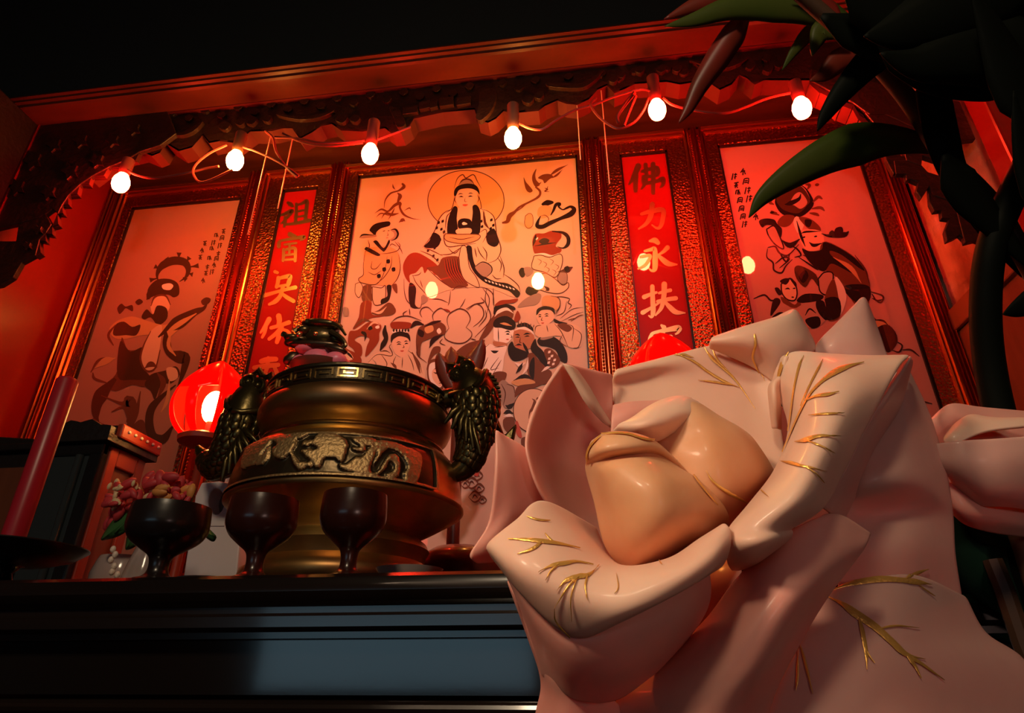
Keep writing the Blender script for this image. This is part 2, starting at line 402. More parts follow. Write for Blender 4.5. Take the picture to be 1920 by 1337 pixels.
# warrior at right
f('red', [(1432, 655), (1450, 600), (1480, 590), (1520, 590), (1580, 570), (1640, 580), (1650, 620), (1620, 660), (1610, 690), (1650, 705), (1640, 735), (1580, 755), (1500, 745), (1448, 740)])
l('ink', [(1580, 575, 12), (1660, 585, 18), (1700, 620, 18), (1700, 670, 18), (1665, 700, 10), (1620, 690, 6)]); l('ink', [(1435, 690, 4), (1450, 640, 14), (1460, 600, 8)]); f('ink', [(1480, 650), (1520, 625), (1560, 640), (1545, 665), (1510, 672)]); l('ink', [(1450, 685, 4), (1530, 670, 8), (1610, 660, 4)]); l('white', [(1450, 745, 6), (1520, 745, 9), (1580, 760, 8), (1630, 740, 6)]); l('white', [(1460, 640, 7), (1475, 620, 7)])
o('cream', 'line', [(1445, 760), (1500, 755), (1560, 770), (1640, 745), (1660, 790), (1640, 870), (1600, 920), (1520, 880), (1430, 850)], 4)
for dx, dy in ((0, 0), (40, 20), (90, 0), (130, 40), (60, 60), (110, 80)): l('brown', [(1470+dx, 780+dy, 3), (1500+dx, 800+dy, 3), (1480+dx, 830+dy, 3)])
l('line', [(1620, 880, 5), (1660, 870, 10), (1700, 860, 30), (1735, 843, 12)]); f('ink', [(1670, 850), (1700, 835), (1715, 870), (1690, 885)])
o('grey', 'line', [(1640, 880), (1690, 890), (1690, 960), (1650, 970), (1620, 930)], 3)
f('ink', [(1330, 880), (1350, 848), (1380, 860), (1375, 910), (1350, 920)]); f('grey', [(1370, 850), (1420, 845), (1440, 880), (1390, 915)])
o('cream', 'line', [(1440, 940), (1520, 890), (1600, 930), (1660, 980), (1700, 960), (1700, 1000), (1640, 1040), (1540, 1030), (1450, 990)], 4)
f('ink', [(1382, 1035), (1400, 990), (1450, 1000), (1510, 980), (1480, 1020), (1440, 1060)]); f('grey', [(1320, 1145), (1380, 1080), (1470, 1040), (1500, 1060), (1470, 1120), (1400, 1135)])
l('line', [(1520, 985, 8), (1550, 1010, 16), (1530, 1020, 6)]); l('line', [(1580, 1075, 4), (1640, 1065, 5), (1710, 1080, 4), (1700, 1110, 5), (1725, 1130, 6), (1705, 1160, 4)]); l('line', [(1610, 1080, 4), (1640, 1130, 5), (1610, 1200, 4)]); l('line', [(1690, 1100, 4), (1670, 1180, 4), (1610, 1210, 4)])
l('line', [(1640, 1230, 3), (1730, 1160, 3), (1815, 1145, 2)]); l('line', [(1650, 1250, 3), (1750, 1200, 3), (1815, 1180, 2)])
# official at left
f('tan', [(180, 715), (270, 690), (360, 690), (430, 740), (442, 850), (420, 930), (370, 985), (250, 975), (150, 960), (130, 930), (165, 900), (165, 830)])
f('face', [(262, 605), (272, 565), (365, 540), (372, 590), (358, 630), (320, 655), (278, 640)])
f('ink', [(212, 562), (255, 518), (355, 500), (362, 532), (300, 552), (265, 580), (255, 606), (228, 585)])
f('grey', [(135, 622), (165, 600), (245, 600), (265, 612), (200, 622), (160, 628)]); f('grey', [(368, 565), (405, 560), (427, 590), (420, 622), (385, 645), (362, 640), (395, 612), (392, 585)])
l('ink', [(135, 622, 3), (165, 600, 8), (245, 604, 5)]); l('ink', [(368, 565, 5), (405, 560, 10), (425, 592, 10), (410, 628, 8), (375, 645, 4)])
f('ink', [(240, 650), (268, 645), (318, 700), (355, 640), (362, 662), (325, 725), (298, 715), (252, 668)]); f('ink', [(178, 700), (200, 695), (288, 745), (268, 760), (182, 718)])
for q in ([(180, 730), (210, 690), (200, 640)], [(180, 720), (165, 830), (165, 900), (130, 930), (150, 960), (250, 975), (300, 930), (330, 850), (345, 760)], [(430, 750), (442, 850), (420, 930), (370, 990)], [(230, 800), (225, 850), (260, 855), (300, 810)], [(200, 880), (250, 900), (300, 870)], [(260, 970), (320, 920), (370, 840), (380, 760)], [(285, 745), (350, 740), (420, 720), (440, 680), (420, 655)], [(400, 650), (440, 700), (460, 745)], [(360, 690), (380, 670), (420, 690)]): l('line', q, 4)
for p in ((320, 860), (390, 860), (280, 910), (350, 800)): f('ink', [(p[0]-12, p[1]-10), (p[0]+12, p[1]-14), (p[0]+14, p[1]+12), (p[0]-8, p[1]+16)])
l('ink', [(310, 575, 3), (330, 570, 4)]); l('ink', [(345, 572, 3), (362, 570, 4)]); l('lip', [(335, 625, 3), (352, 622, 4)]); l('line', [(345, 580, 2), (350, 605, 3), (338, 608, 2)])
f('brown', [(160, 990), (225, 980), (232, 1095), (170, 1110), (150, 1060)]); o('cream', 'line', [(232, 990), (300, 1000), (330, 985), (325, 1100), (260, 1130), (235, 1090)], 4); f('ink', [(340, 985), (375, 982), (370, 1050), (350, 1100), (300, 1120), (300, 1085), (345, 1060)]); o('cream', 'line', [(105, 970), (140, 960), (160, 1000), (135, 1070), (105, 1040)], 3); f('brown', [(380, 980), (415, 970), (420, 1040), (395, 1020)])
f('red', [(150, 1112), (225, 1100), (225, 1190), (280, 1200), (340, 1130), (400, 1145), (400, 1190), (300, 1215), (220, 1228), (150, 1275), (85, 1310), (130, 1220)])
f('brown', [(225, 1190), (280, 1165), (350, 1110), (395, 1135), (400, 1190), (330, 1212)]); l('cream', [(230, 1180, 6), (290, 1185, 12), (340, 1140, 5)])
# seated figure
f('cream', [(735, 480), (780, 430), (840, 405), (930, 470), (1040, 405), (1100, 425), (1145, 470), (1160, 560), (1165, 600), (1195, 690), (1190, 750), (1215, 850), (1270, 930), (1340, 1000), (1300, 1070), (1100, 1000), (830, 1010), (640, 1070), (560, 1000), (470, 900), (470, 800), (540, 730), (620, 690), (690, 570)])
l('line', [(845, 255, 4), (870, 180, 5), (910, 150, 5), (935, 175, 5), (990, 150, 5), (1020, 200, 5), (1050, 255, 4)]); l('line', [(850, 310, 4), (830, 400, 4), (780, 440, 4)]); l('line', [(1030, 300, 4), (1050, 390, 4), (1040, 410, 4)]); l('line', [(880, 230, 5), (905, 195, 8), (940, 185, 10), (975, 195, 8), (1000, 230, 5)]); f('grey', [(890, 225), (920, 192), (960, 192), (990, 225)])
f('face', [(858, 300), (868, 265), (940, 250), (1012, 262), (1022, 310), (1018, 352), (990, 392), (940, 414), (890, 396), (862, 352)]); f('face', [(875, 398), (880, 470), (930, 510), (985, 470), (988, 392)])
f('ink', [(845, 305), (850, 262), (880, 232), (940, 217), (1000, 225), (1030, 258), (1036, 300), (1018, 275), (975, 255), (920, 255), (880, 268), (860, 308)])
l('ink', [(875, 300, 3), (893, 292, 4), (915, 296, 2)]); l('ink', [(952, 294, 3), (970, 288, 4), (990, 293, 2)]); l('ink', [(880, 318, 3), (900, 314, 6), (918, 319, 2)]); l('ink', [(950, 317, 3), (968, 311, 6), (988, 314, 2)]); l('line', [(930, 318, 2), (925, 350, 3), (945, 352, 2)]); f('lip', [(908, 376), (925, 371), (950, 374), (935, 386), (918, 385)])
l('line', [(1020, 300, 3), (1032, 330, 4), (1022, 360, 3)]); l('line', [(858, 310, 3), (850, 340, 4), (862, 365, 3)]); l('line', [(900, 480, 3), (930, 500, 5), (960, 480, 3)])
f('ink', [(845, 388), (872, 402), (866, 480), (872, 592), (800, 602), (795, 520), (815, 440)]); f('ink', [(985, 385), (1015, 378), (1040, 420), (1046, 500), (1032, 598), (965, 592), (975, 520), (985, 440)])
f('ink', [(875, 500), (910, 478), (962, 484), (980, 512), (975, 548), (930, 557), (880, 552)]); f('white', [(905, 515), (920, 505), (945, 520), (915, 528)])
f('cream', [(868, 560), (968, 552), (966, 592), (870, 594)])
for q in ([(840, 405), (780, 430), (735, 480), (705, 560), (670, 620), (610, 697)], [(1040, 405), (1100, 425), (1145, 470), (1160, 560), (1165, 600), (1195, 690), (1190, 745), (1160, 790), (1100, 815)], [(820, 430), (790, 470), (780, 560)], [(1070, 420), (1080, 500), (1110, 560)], [(1190, 760), (1220, 850), (1215, 920)], [(1215, 895), (1270, 930), (1325, 980), (1342, 1030)], [(1130, 900), (1160, 930), (1200, 930)], [(1170, 770), (1200, 820), (1190, 880)]): l('line', q, 5)
l('line', [(1062, 415, 5), (1072, 470, 11), (1080, 520, 11), (1105, 555, 5)])
for p in ((730, 510), (760, 500), (715, 550), (750, 560), (700, 600), (770, 580), (1125, 490), (1140, 530), (1120, 555), (1055, 540), (1050, 500), (740, 640), (700, 700), (650, 720), (690, 760), (720, 790)): l('ink', [(p[0]-8, p[1]+12, 4), (p[0], p[1], 13), (p[0]+8, p[1]-14, 4)])
f('ink', [(688, 585), (738, 608), (742, 660), (705, 700), (620, 694), (660, 645)]); f('ink', [(1098, 582), (1140, 553), (1162, 585), (1182, 660), (1150, 692), (1100, 670), (1085, 620)])
o('tan', 'line', [(780, 592), (880, 597), (1030, 600), (1022, 640), (920, 668), (805, 652), (772, 625)], 4); l('line', [(810, 620), (900, 635), (1000, 615)], 4); l('line', [(770, 560), (770, 640), (800, 690), (900, 680), (1010, 665)], 5); l('line', [(1030, 590), (1080, 560), (1090, 600), (1060, 660)], 4)
for q in ([(1020, 690), (1040, 740), (1080, 790)], [(1060, 690), (1090, 740), (1085, 800)], [(1000, 700), (1015, 770)], [(800, 700), (850, 740), (900, 690)], [(740, 750), (820, 745), (890, 700)], [(620, 700), (680, 720), (760, 760)], [(590, 720), (680, 760), (740, 820)]): l('line', q, 5)
f('red', [(470, 805), (510, 748), (570, 735), (650, 775), (720, 830), (750, 900), (700, 900), (660, 850), (625, 890), (605, 840), (560, 885), (512, 905), (515, 962), (480, 920), (462, 860)])
f('brown', [(725, 830), (762, 772), (880, 766), (885, 840), (912, 920), (950, 985), (835, 1002), (770, 960), (700, 890), (640, 850)])
for k in range(6): l('red', [(770+18*k, 780, 5), (790+18*k, 880, 6), (850+18*k, 970, 4)]); l('ink', [(778+18*k, 780, 3), (800+18*k, 880, 4), (862+18*k, 965, 2)])
l('line', [(640, 850, 4), (740, 940, 5), (830, 1003, 5)]); o('cream', 'line', [(882, 770), (892, 860), (930, 945), (1032, 996), (1012, 920), (960, 840), (940, 700), (900, 690)], 4)
f('ink', [(938, 690), (976, 690), (985, 760), (1005, 830), (1060, 900), (1150, 950), (1245, 965), (1312, 1005), (1342, 1040), (1315, 1072), (1260, 1025), (1180, 998), (1080, 962), (1000, 890), (958, 800)])
for k in range(9): l('white', [(1075+k*26, 935+k*8, 3), (1085+k*26, 945+k*8, 7), (1094+k*26, 950+k*8, 3)])
f('grey', [(1003, 840), (1060, 804), (1122, 835), (1127, 880), (1090, 916), (1045, 900)]); l('ink', [(1003, 840), (1060, 804), (1122, 835), (1127, 880), (1090, 916)], 5)
for q in ([(535, 900), (560, 960), (620, 1030), (660, 1075)], [(470, 930), (475, 1040), (505, 1110), (590, 1150), (602, 1060)], [(600, 880), (580, 900), (530, 910)], [(590, 940), (610, 1000)], [(1040, 990), (1100, 1010), (1140, 1060), (1145, 1200)], [(1060, 1000), (1110, 1080), (1090, 1200)], [(660, 1080), (740, 1085), (800, 1110)], [(820, 1020), (810, 1100), (800, 1130)], [(830, 1020), (880, 985), (950, 1000)], [(930, 1080), (910, 1120), (885, 1155)]): l('line', q, 4)
f('ink', [(515, 960), (560, 1000), (552, 1120), (580, 1150), (520, 1140), (503, 1040)]); f('grey', [(610, 1050), (650, 1080), (630, 1110), (600, 1120)])
# lower crowd
A.crop(640, 540, 4)
for q in ([(605, 220), (590, 185), (610, 150), (650, 145), (690, 180)], [(690, 245), (685, 205), (710, 170), (750, 152), (800, 185)], [(805, 300), (793, 240), (810, 195), (850, 168), (890, 155), (940, 175), (967, 225), (955, 265), (935, 295)], [(808, 300), (775, 345), (785, 385), (850, 412), (920, 410), (972, 370), (975, 330), (935, 295)], [(945, 165), (1010, 120), (1055, 145), (1068, 200), (1040, 250), (990, 290)], [(1080, 165), (1085, 220), (1030, 290)], [(935, 158), (1000, 122), (1070, 105), (1045, 70)], [(375, 258), (420, 222), (500, 210), (600, 245)], [(470, 215), (465, 190), (495, 170)], [(510, 155), (515, 205)], [(760, 380), (740, 410), (780, 430)], [(970, 380), (1010, 390)], [(1090, 0), (1080, 100), (1120, 230), (1000, 370)], [(1140, 0), (1140, 130)]): l('line', q, 5)
l('red', [(760, 155, 4), (800, 170, 10), (820, 185, 4)])
# beasts at left
f('red', [(60, 330), (100, 320), (130, 310), (180, 270), (230, 250), (290, 270), (300, 300), (285, 340), (280, 400), (230, 470), (180, 515), (190, 440), (210, 380), (150, 360), (100, 390), (150, 430), (155, 500), (120, 520), (90, 460), (50, 420)])
l('cream', [(190, 310, 6), (240, 260, 10), (290, 275, 6)]); l('ink', [(150, 330, 26), (180, 350, 14), (175, 400, 6)]); f('ink', [(200, 300), (220, 285), (235, 305), (210, 318)]); f('white', [(255, 290), (280, 280), (285, 300), (262, 305)]); l('ink', [(330, 280, 20), (325, 330, 26), (335, 380, 22), (310, 430, 26), (290, 470, 14)]); l('brown', [(90, 300, 12), (160, 240, 14), (220, 250, 8)])
f('red', [(0, 430), (50, 460), (110, 490), (150, 530), (140, 570), (60, 570), (0, 520)]); f('cream', [(20, 470), (60, 480), (90, 530), (40, 540)]); l('ink', [(20, 470, 6), (60, 500, 12), (90, 535, 5)]); f('ink', [(0, 380), (20, 390), (15, 430), (0, 430)]); f('grey', [(10, 150), (50, 150), (55, 205), (20, 208)])
# youth
f('cream', [(200, 560), (260, 490), (370, 480), (440, 520), (520, 470), (590, 560), (605, 690), (200, 640)])
f('face', [(383, 400), (430, 362), (490, 372), (512, 410), (502, 465), (458, 518), (405, 492), (384, 440)]); f('ink', [(370, 390), (380, 347), (440, 325), (505, 343), (517, 400), (492, 375), (435, 362), (388, 384), (378, 412)])
f('red', [(370, 262), (430, 252), (520, 262), (515, 300), (450, 308), (380, 302)]); f('white', [(385, 320), (440, 308), (500, 320), (495, 335), (440, 325), (385, 338)]);
for k in range(6): f('ink', [(385+k*22, 318), (395+k*22, 306), (400+k*22, 322), (392+k*22, 330)])
l('ink', [(412, 412, 3), (430, 405, 5), (450, 410, 2)]); l('ink', [(470, 405, 3), (485, 398, 5), (502, 402, 2)]); l('ink', [(415, 426, 3), (432, 420, 6), (450, 426, 3)]); l('ink', [(474, 422, 3), (488, 415, 6), (502, 418, 3)]); l('line', [(464, 425, 2), (470, 445, 4), (455, 448, 3)]); f('lip', [(440, 472), (456, 467), (470, 470), (457, 480)])
for q in ([(375, 420), (360, 440), (380, 480), (372, 510), (270, 500), (200, 560)], [(500, 470), (540, 500), (585, 560), (605, 640)], [(410, 510), (390, 560), (410, 590)], [(460, 520), (455, 600)], [(300, 500), (340, 560), (335, 600)], [(500, 500), (530, 560), (545, 620)], [(290, 480), (330, 470), (370, 490)]): l('line', q, 4)
l('brown', [(370, 560, 6), (400, 585, 14), (415, 610, 5)]); l('brown', [(530, 480, 10), (570, 560, 16), (590, 640, 12)]); l('grey', [(230, 530, 3), (260, 570, 6), (250, 620, 3)])
# dark hooded old man
f('brown', [(640, 610), (630, 690), (650, 560), (700, 530), (760, 520), (790, 560), (785, 640), (760, 760), (690, 720), (650, 690)]); f('white', [(655, 600), (680, 560), (765, 555), (775, 600), (765, 680), (745, 745), (690, 720), (660, 680)]); f('face', [(690, 610), (760, 590), (765, 660), (745, 740), (700, 705), (680, 660)]); l('line', [(695, 610, 4), (720, 600, 7), (735, 612, 3)]); l('line', [(690, 632, 3), (715, 640, 8), (735, 632, 3)]); l('line', [(745, 605, 3), (765, 600, 6)]); l('line', [(738, 620, 3), (745, 690, 5), (730, 700, 3)]); l('line', [(730, 715, 3), (750, 712, 6)])
f('brown', [(660, 510), (690, 445), (740, 440), (740, 480), (700, 500), (650, 560)])
# dark beast head over youth
f('brown', [(560, 380), (580, 300), (640, 270), (700, 245), (760, 265), (785, 300), (770, 350), (700, 370), (640, 390), (600, 420), (590, 520), (565, 480)]); f('ink', [(575, 350), (580, 310), (620, 330), (610, 370)]); f('tan', [(625, 300), (680, 280), (690, 320), (640, 340)]); f('ink', [(620, 290), (690, 250), (750, 245), (700, 270)]); f('white', [(715, 320), (735, 300), (750, 330), (730, 345)]); l('ink', [(520, 300, 14), (560, 262, 22), (620, 275, 12)]); l('line', [(575, 420, 4), (570, 500, 5), (640, 560, 4)]); l('ink', [(660, 450, 8), (690, 390, 22), (760, 350, 14)])
# two women's caps and faces, right group
f('brown', [(1145, 200), (1180, 165), (1280, 160), (1290, 210), (1260, 240), (1170, 260), (1100, 350), (1030, 400), (1080, 300)]); f('ink', [(1142, 170), (1160, 130), (1230, 118), (1295, 140), (1300, 165), (1220, 160), (1150, 200)]); l('white', [(1150, 215, 5), (1180, 178, 16), (1240, 158, 14), (1292, 190, 6)]); f('red', [(1150, 135), (1190, 95), (1260, 88), (1325, 80), (1300, 110), (1240, 118)]); f('red', [(1295, 240), (1320, 170), (1345, 220), (1320, 255)])
f('white', [(1142, 300), (1160, 280), (1280, 310), (1292, 340), (1270, 390), (1230, 415), (1150, 395), (1142, 350)]); f('ink', [(1140, 260), (1170, 225), (1240, 210), (1300, 250), (1305, 295), (1270, 318), (1200, 300), (1148, 295)]); l('tan', [(1190, 265, 6), (1230, 270, 12), (1280, 285, 5)]); l('ink', [(1176, 300, 4), (1180, 405, 5)]); l('ink', [(1225, 330, 4), (1250, 325, 7), (1265, 335, 3)]); l('ink', [(1232, 348, 3), (1250, 345, 8), (1262, 350, 3)]); l('lip', [(1232, 385, 3), (1248, 386, 7), (1258, 384, 3)]); l('line', [(1270, 345, 2), (1278, 368, 4), (1266, 372, 2)])
f('swarthy', [(1140, 400), (1240, 415), (1230, 440), (1160, 440)])
f('white', [(1040, 470), (1110, 420), (1160, 440), (1240, 435), (1220, 520), (1200, 640), (1120, 700), (1000, 640), (960, 580)])
for q in ([(1110, 420), (1040, 480), (960, 580)], [(1150, 445), (1230, 435)], [(1060, 500), (1030, 560)], [(1180, 520), (1120, 610), (1180, 600)], [(1100, 520), (1060, 610)], [(1200, 540), (1140, 640)], [(1010, 540), (1030, 545), (990, 575)]): l('line', q, 4)
l('ink', [(1120, 470, 6), (1150, 480, 14), (1180, 472, 6)])
f('brown', [(880, 460), (960, 410), (1050, 390), (1075, 400), (1000, 500), (920, 580), (870, 580), (835, 520)])
# general with beard
f('swarthy', [(1290, 350), (1310, 315), (1400, 310), (1440, 350), (1450, 400), (1430, 440), (1400, 460), (1340, 480), (1300, 440)]); l('white', [(1300, 318, 8), (1350, 298, 16), (1410, 312, 16), (1445, 350, 8)]); f('ink', [(1320, 275), (1380, 260), (1430, 290), (1440, 325), (1380, 292), (1325, 296)])
for k in range(6): l('line', [(1330+k*22, 280+k*5, 4), (1325+k*24, 245+k*6, 5)])
f('ink', [(1250, 440), (1280, 400), (1300, 440), (1330, 455), (1390, 480), (1400, 510), (1350, 540), (1290, 545), (1255, 500)]); f('ink', [(1420, 440), (1455, 380), (1470, 430), (1510, 470), (1560, 550), (1580, 590), (1530, 600), (1470, 520), (1430, 480)])
l('ink', [(1300, 436, 3), (1330, 424, 9), (1355, 432, 3)]); l('ink', [(1362, 410, 12), (1385, 455, 14), (1410, 500, 6)]); l('ink', [(1300, 352, 4), (1325, 350, 8), (1340, 360, 4)]); l('ink', [(1365, 352, 4), (1390, 342, 8), (1420, 345, 4)]); l('ink', [(1305, 370, 3), (1325, 368, 6), (1338, 372, 3)]); l('ink', [(1372, 366, 3), (1395, 360, 6), (1412, 362, 3)]); l('line', [(1345, 365, 3), (1338, 405, 5), (1355, 412, 3)]); l('lip', [(1310, 432, 4), (1330, 438, 8), (1345, 434, 3)])
f('brown', [(1400, 500), (1440, 490), (1480, 540), (1540, 600), (1580, 640), (1540, 720), (1430, 700), (1390, 600)]); f('ink', [(1415, 560), (1445, 520), (1450, 600), (1440, 690), (1410, 640)]); l('white', [(1300, 560, 6), (1340, 580, 16), (1380, 560, 8)]); l('ink', [(1310, 640, 8), (1340, 600, 16), (1360, 560, 6)]); l('white', [(1400, 520, 6), (1390, 600, 12), (1350, 660, 5)])
f('ink', [(1470, 390), (1520, 355), (1590, 365), (1650, 410), (1692, 490), (1690, 560), (1640, 540), (1610, 470), (1550, 440), (1490, 430)])
f('grey', [(1490, 380), (1540, 350), (1590, 368), (1520, 390)]); f('brown', [(1520, 470), (1570, 455), (1640, 530), (1620, 580), (1570, 600), (1540, 540)])
for p in ((1560, 480), (1580, 510), (1560, 530), (1600, 540), (1590, 570), (1555, 560)): l('white', [(p[0]-10, p[1]+10, 4), (p[0], p[1], 12), (p[0]+10, p[1]-10, 4)])
l('white', [(1500, 630, 4), (1540, 600, 14), (1570, 590, 4)])
f('brown', [(1130, 650), (1180, 625), (1240, 640), (1220, 700), (1180, 715)]); f('tan', [(1280, 700), (1350, 680), (1430, 690), (1450, 715), (1340, 735), (1285, 720)]); l('ink', [(1290, 695, 6), (1370, 660, 18), (1430, 680, 8)]); f('grey', [(1170, 740), (1210, 690), (1260, 720), (1310, 780), (1290, 880), (1230, 900), (1190, 830)]); l('line', [(1200, 720), (1230, 790), (1215, 880)], 5); l('line', [(1240, 720), (1290, 740), (1300, 790)], 5); l('ink', [(1230, 880, 6), (1260, 890, 22), (1300, 860, 8)]); f('brown', [(1320, 740), (1420, 720), (1520, 715), (1420, 760), (1340, 790), (1300, 820)])
l('ink', [(1215, 940, 6), (1250, 930, 22), (1290, 940, 8)]); l('white', [(1215, 965, 6), (1260, 955, 16), (1290, 965, 6)]); f('brown', [(1220, 980), (1290, 970), (1300, 1040), (1250, 1080), (1215, 1040)])
# round plaque at right
disc = [(1440+150*math.cos(t*PI/10), 920+165*math.sin(t*PI/10)) for t in range(20)]
o('cream', 'line', disc, 4); l('brown', [(1430, 830, 6), (1450, 850, 14), (1440, 900, 20), (1415, 930, 10), (1405, 980, 5)]); l('brown', [(1460, 840, 4), (1475, 820, 9)]); l('brown', [(1400, 1010, 4), (1420, 1015, 8)])
f('lip', [(1305, 1010), (1325, 1005), (1355, 1110), (1335, 1120), (1310, 1080)]); f('brown', [(1350, 1130), (1400, 1120), (1400, 1200), (1355, 1190)])
# right youth
f('cream', [(1440, 300), (1500, 270), (1600, 265), (1740, 270), (1800, 320), (1790, 440), (1700, 440), (1640, 360), (1480, 370)]); f('face', [(1465, 190), (1500, 165), (1570, 162), (1595, 200), (1590, 240), (1540, 275), (1500, 280), (1468, 240)]); f('ink', [(1462, 200), (1470, 158), (1520, 138), (1590, 150), (1602, 195), (1585, 180), (1560, 165), (1500, 168), (1470, 200)]); f('ink', [(1595, 230), (1640, 250), (1700, 265), (1640, 270), (1600, 258)])
f('tan', [(1505, 130), (1510, 70), (1560, 55), (1620, 75), (1640, 130), (1610, 170), (1590, 150), (1540, 135)]); l('line', [(1570, 60), (1630, 75), (1640, 130), (1600, 200)], 4)
l('ink', [(1475, 205, 3), (1490, 200, 5), (1502, 204, 2)]); l('ink', [(1522, 200, 3), (1540, 194, 5), (1558, 198, 2)]); l('ink', [(1477, 218, 2), (1490, 214, 6), (1502, 218, 2)]); l('ink', [(1524, 214, 2), (1540, 209, 6), (1556, 212, 2)]); l('line', [(1510, 215, 2), (1500, 240, 4), (1515, 244, 2)]); l('lip', [(1497, 262, 3), (1510, 264, 7), (1522, 260, 3)])
for q in ([(1500, 280), (1460, 290), (1450, 340)], [(1540, 280), (1550, 330)], [(1600, 270), (1650, 330), (1700, 440)], [(1700, 270), (1740, 300), (1730, 400)], [(1740, 300), (1800, 350), (1780, 440), (1740, 450)], [(1660, 350), (1640, 400), (1690, 440)], [(1720, 250), (1780, 210), (1815, 200)], [(1700, 240), (1760, 225)]): l('line', q, 4)
f('brown', [(1620, 275), (1680, 265), (1730, 300), (1700, 330), (1650, 310)])
# lower right ornaments
A.crop(860, 820, 5)
for cx, cy, r in ((140, 250, 60), (90, 330, 50), (170, 360, 55), (60, 230, 40), (120, 430, 60), (190, 480, 50), (60, 440, 45), (150, 560, 60), (220, 590, 40)):
    l('brown', [(cx-r, cy, 5), (cx, cy-r*.9, 14), (cx+r, cy, 6), (cx, cy+r*.8, 12), (cx-r, cy, 4)]); l('line', [(cx-r*.4, cy+r*.3, 4), (cx, cy-r*.3, 10), (cx+r*.5, cy+r*.2, 4)])
for p in ((145, 215), (165, 340), (90, 300)): f('lip', [(p[0]-25, p[1]), (p[0], p[1]-28), (p[0]+25, p[1]-4), (p[0]+15, p[1]+25), (p[0]-12, p[1]+22)])
l('line', [(20, 30), (40, 80), (10, 140), (30, 190)], 6); l('brown', [(-40, 10), (-10, 60), (-30, 120)], 8)
A.build('artwork', CPp)

# ---------------------------------------------------------------- side paintings
MINI = [[[(.1, .3), (.9, .25)], [(.5, 0), (.5, 1)], [(.2, .6), (.8, .6)]], [[(.2, .1), (.1, .9)], [(.2, .1), (.9, .1), (.9, .9)], [(.3, .4), (.8, .4)], [(.3, .65), (.8, .65)]],
        [[(.5, 0), (.1, .6)], [(.5, .2), (.9, .9)], [(.2, .45), (.8, .4)], [(.5, .5), (.5, 1)]], [[(.2, 0), (.1, 1)], [(.4, .2), (.95, .2)], [(.65, 0), (.65, .95)], [(.45, .6), (.9, .55)]],
        [[(.1, .15), (.9, .1)], [(.3, .35), (.7, .35)], [(.15, .6), (.85, .55)], [(.5, .1), (.4, .95)], [(.5, .6), (.85, .95)]], [[(.15, .2), (.15, .8)], [(.15, .2), (.5, .2), (.5, .8)], [(.65, .1), (.6, .9)], [(.75, .4), (.95, .9)]]]
def tiny(a, m, pts, w, h, lw):
    fat0 = a.fat; a.fat = .85
    for i, (x, y) in enumerate(pts):
        for st in MINI[(i*5+int(x)) % 6]: a.line(m, [(x-w/2+w*u-.12*h*(v-.5), y-h/2+h*v-.12*w*(u-.5), lw) for u, v in st], lw, False, 2)
    a.fat = fat0
B = Art(['olive', 'brown']); B.crop(100, 360, 2.57); f, l, o = B.fill, B.line, B.outl
l('olive', [(508, 435, 6), (500, 400, 14), (522, 358, 22), (575, 332, 26), (630, 338, 24), (650, 370, 18), (640, 408, 14), (608, 432, 6)])
for x, y, x2, y2 in ((488, 358, 515, 372), (545, 318, 560, 340), (606, 292, 604, 330), (656, 315, 638, 340), (700, 355, 652, 362), (672, 398, 648, 392), (465, 425, 505, 415), (640, 425, 625, 412)): l('olive', [(x2, y2, 4), ((x+x2)/2, (y+y2)/2, 6), (x, y, 16)], taper=False)
f('olive', [(455, 470), (485, 432), (520, 418), (570, 422), (602, 445), (606, 492), (580, 508), (552, 495), (482, 502), (458, 518)]); f('white', [(525, 448), (560, 440), (578, 452), (562, 472), (530, 468)]); l('olive', [(450, 520, 8), (470, 490, 22), (520, 485, 10)])
f('cream', [(470, 540), (510, 500), (548, 510), (560, 560), (520, 600), (480, 590)]); l('brown', [(470, 550), (490, 505), (540, 500), (565, 545)], 6)
f('olive', [(425, 600), (450, 565), (480, 590), (500, 548), (545, 560), (548, 610), (505, 642), (470, 605), (440, 615)])
f('olive', [(308, 560), (328, 538), (348, 552), (380, 545), (382, 575), (350, 560), (335, 575), (318, 588)]); f('olive', [(395, 530), (415, 515), (432, 530), (410, 545)])
f('tan', [(270, 660), (310, 620), (380, 600), (450, 620), (540, 640), (620, 600), (640, 620), (560, 700), (520, 690), (430, 690), (340, 710), (290, 700)]); f('olive', [(290, 690), (300, 640), (340, 625), (380, 650), (420, 640), (400, 690), (350, 690)])
f('brown', [(330, 700), (360, 760), (420, 755), (440, 740), (432, 820), (450, 880), (480, 900), (440, 940), (380, 930), (300, 960), (250, 930), (300, 880), (320, 800)]); f('olive', [(322, 720), (370, 770), (435, 750), (440, 850), (470, 900), (380, 905), (310, 890)])
f('cream', [(470, 670), (520, 640), (520, 700), (505, 790), (485, 850), (440, 855), (420, 800), (440, 730)]); l('brown', [(470, 670), (435, 740), (420, 805), (445, 860), (490, 850), (515, 760)], 6); l('brown', [(440, 850, 6), (470, 830, 18), (500, 845, 6)])
l('olive', [(505, 700, 12), (560, 655, 30), (610, 625, 40), (680, 580, 22), (725, 560, 14), (742, 530, 10)]); f('olive', [(712, 525), (735, 508), (758, 515), (750, 535), (722, 545)]); l('tan', [(530, 690, 4), (600, 640, 16), (690, 585, 8)])
l('olive', [(540, 660, 12), (545, 720, 34), (560, 775, 22), (610, 795, 40), (640, 800, 26), (625, 870, 24), (600, 940, 12)]); l('tan', [(570, 660, 6), (555, 740, 12), (590, 790, 8)])
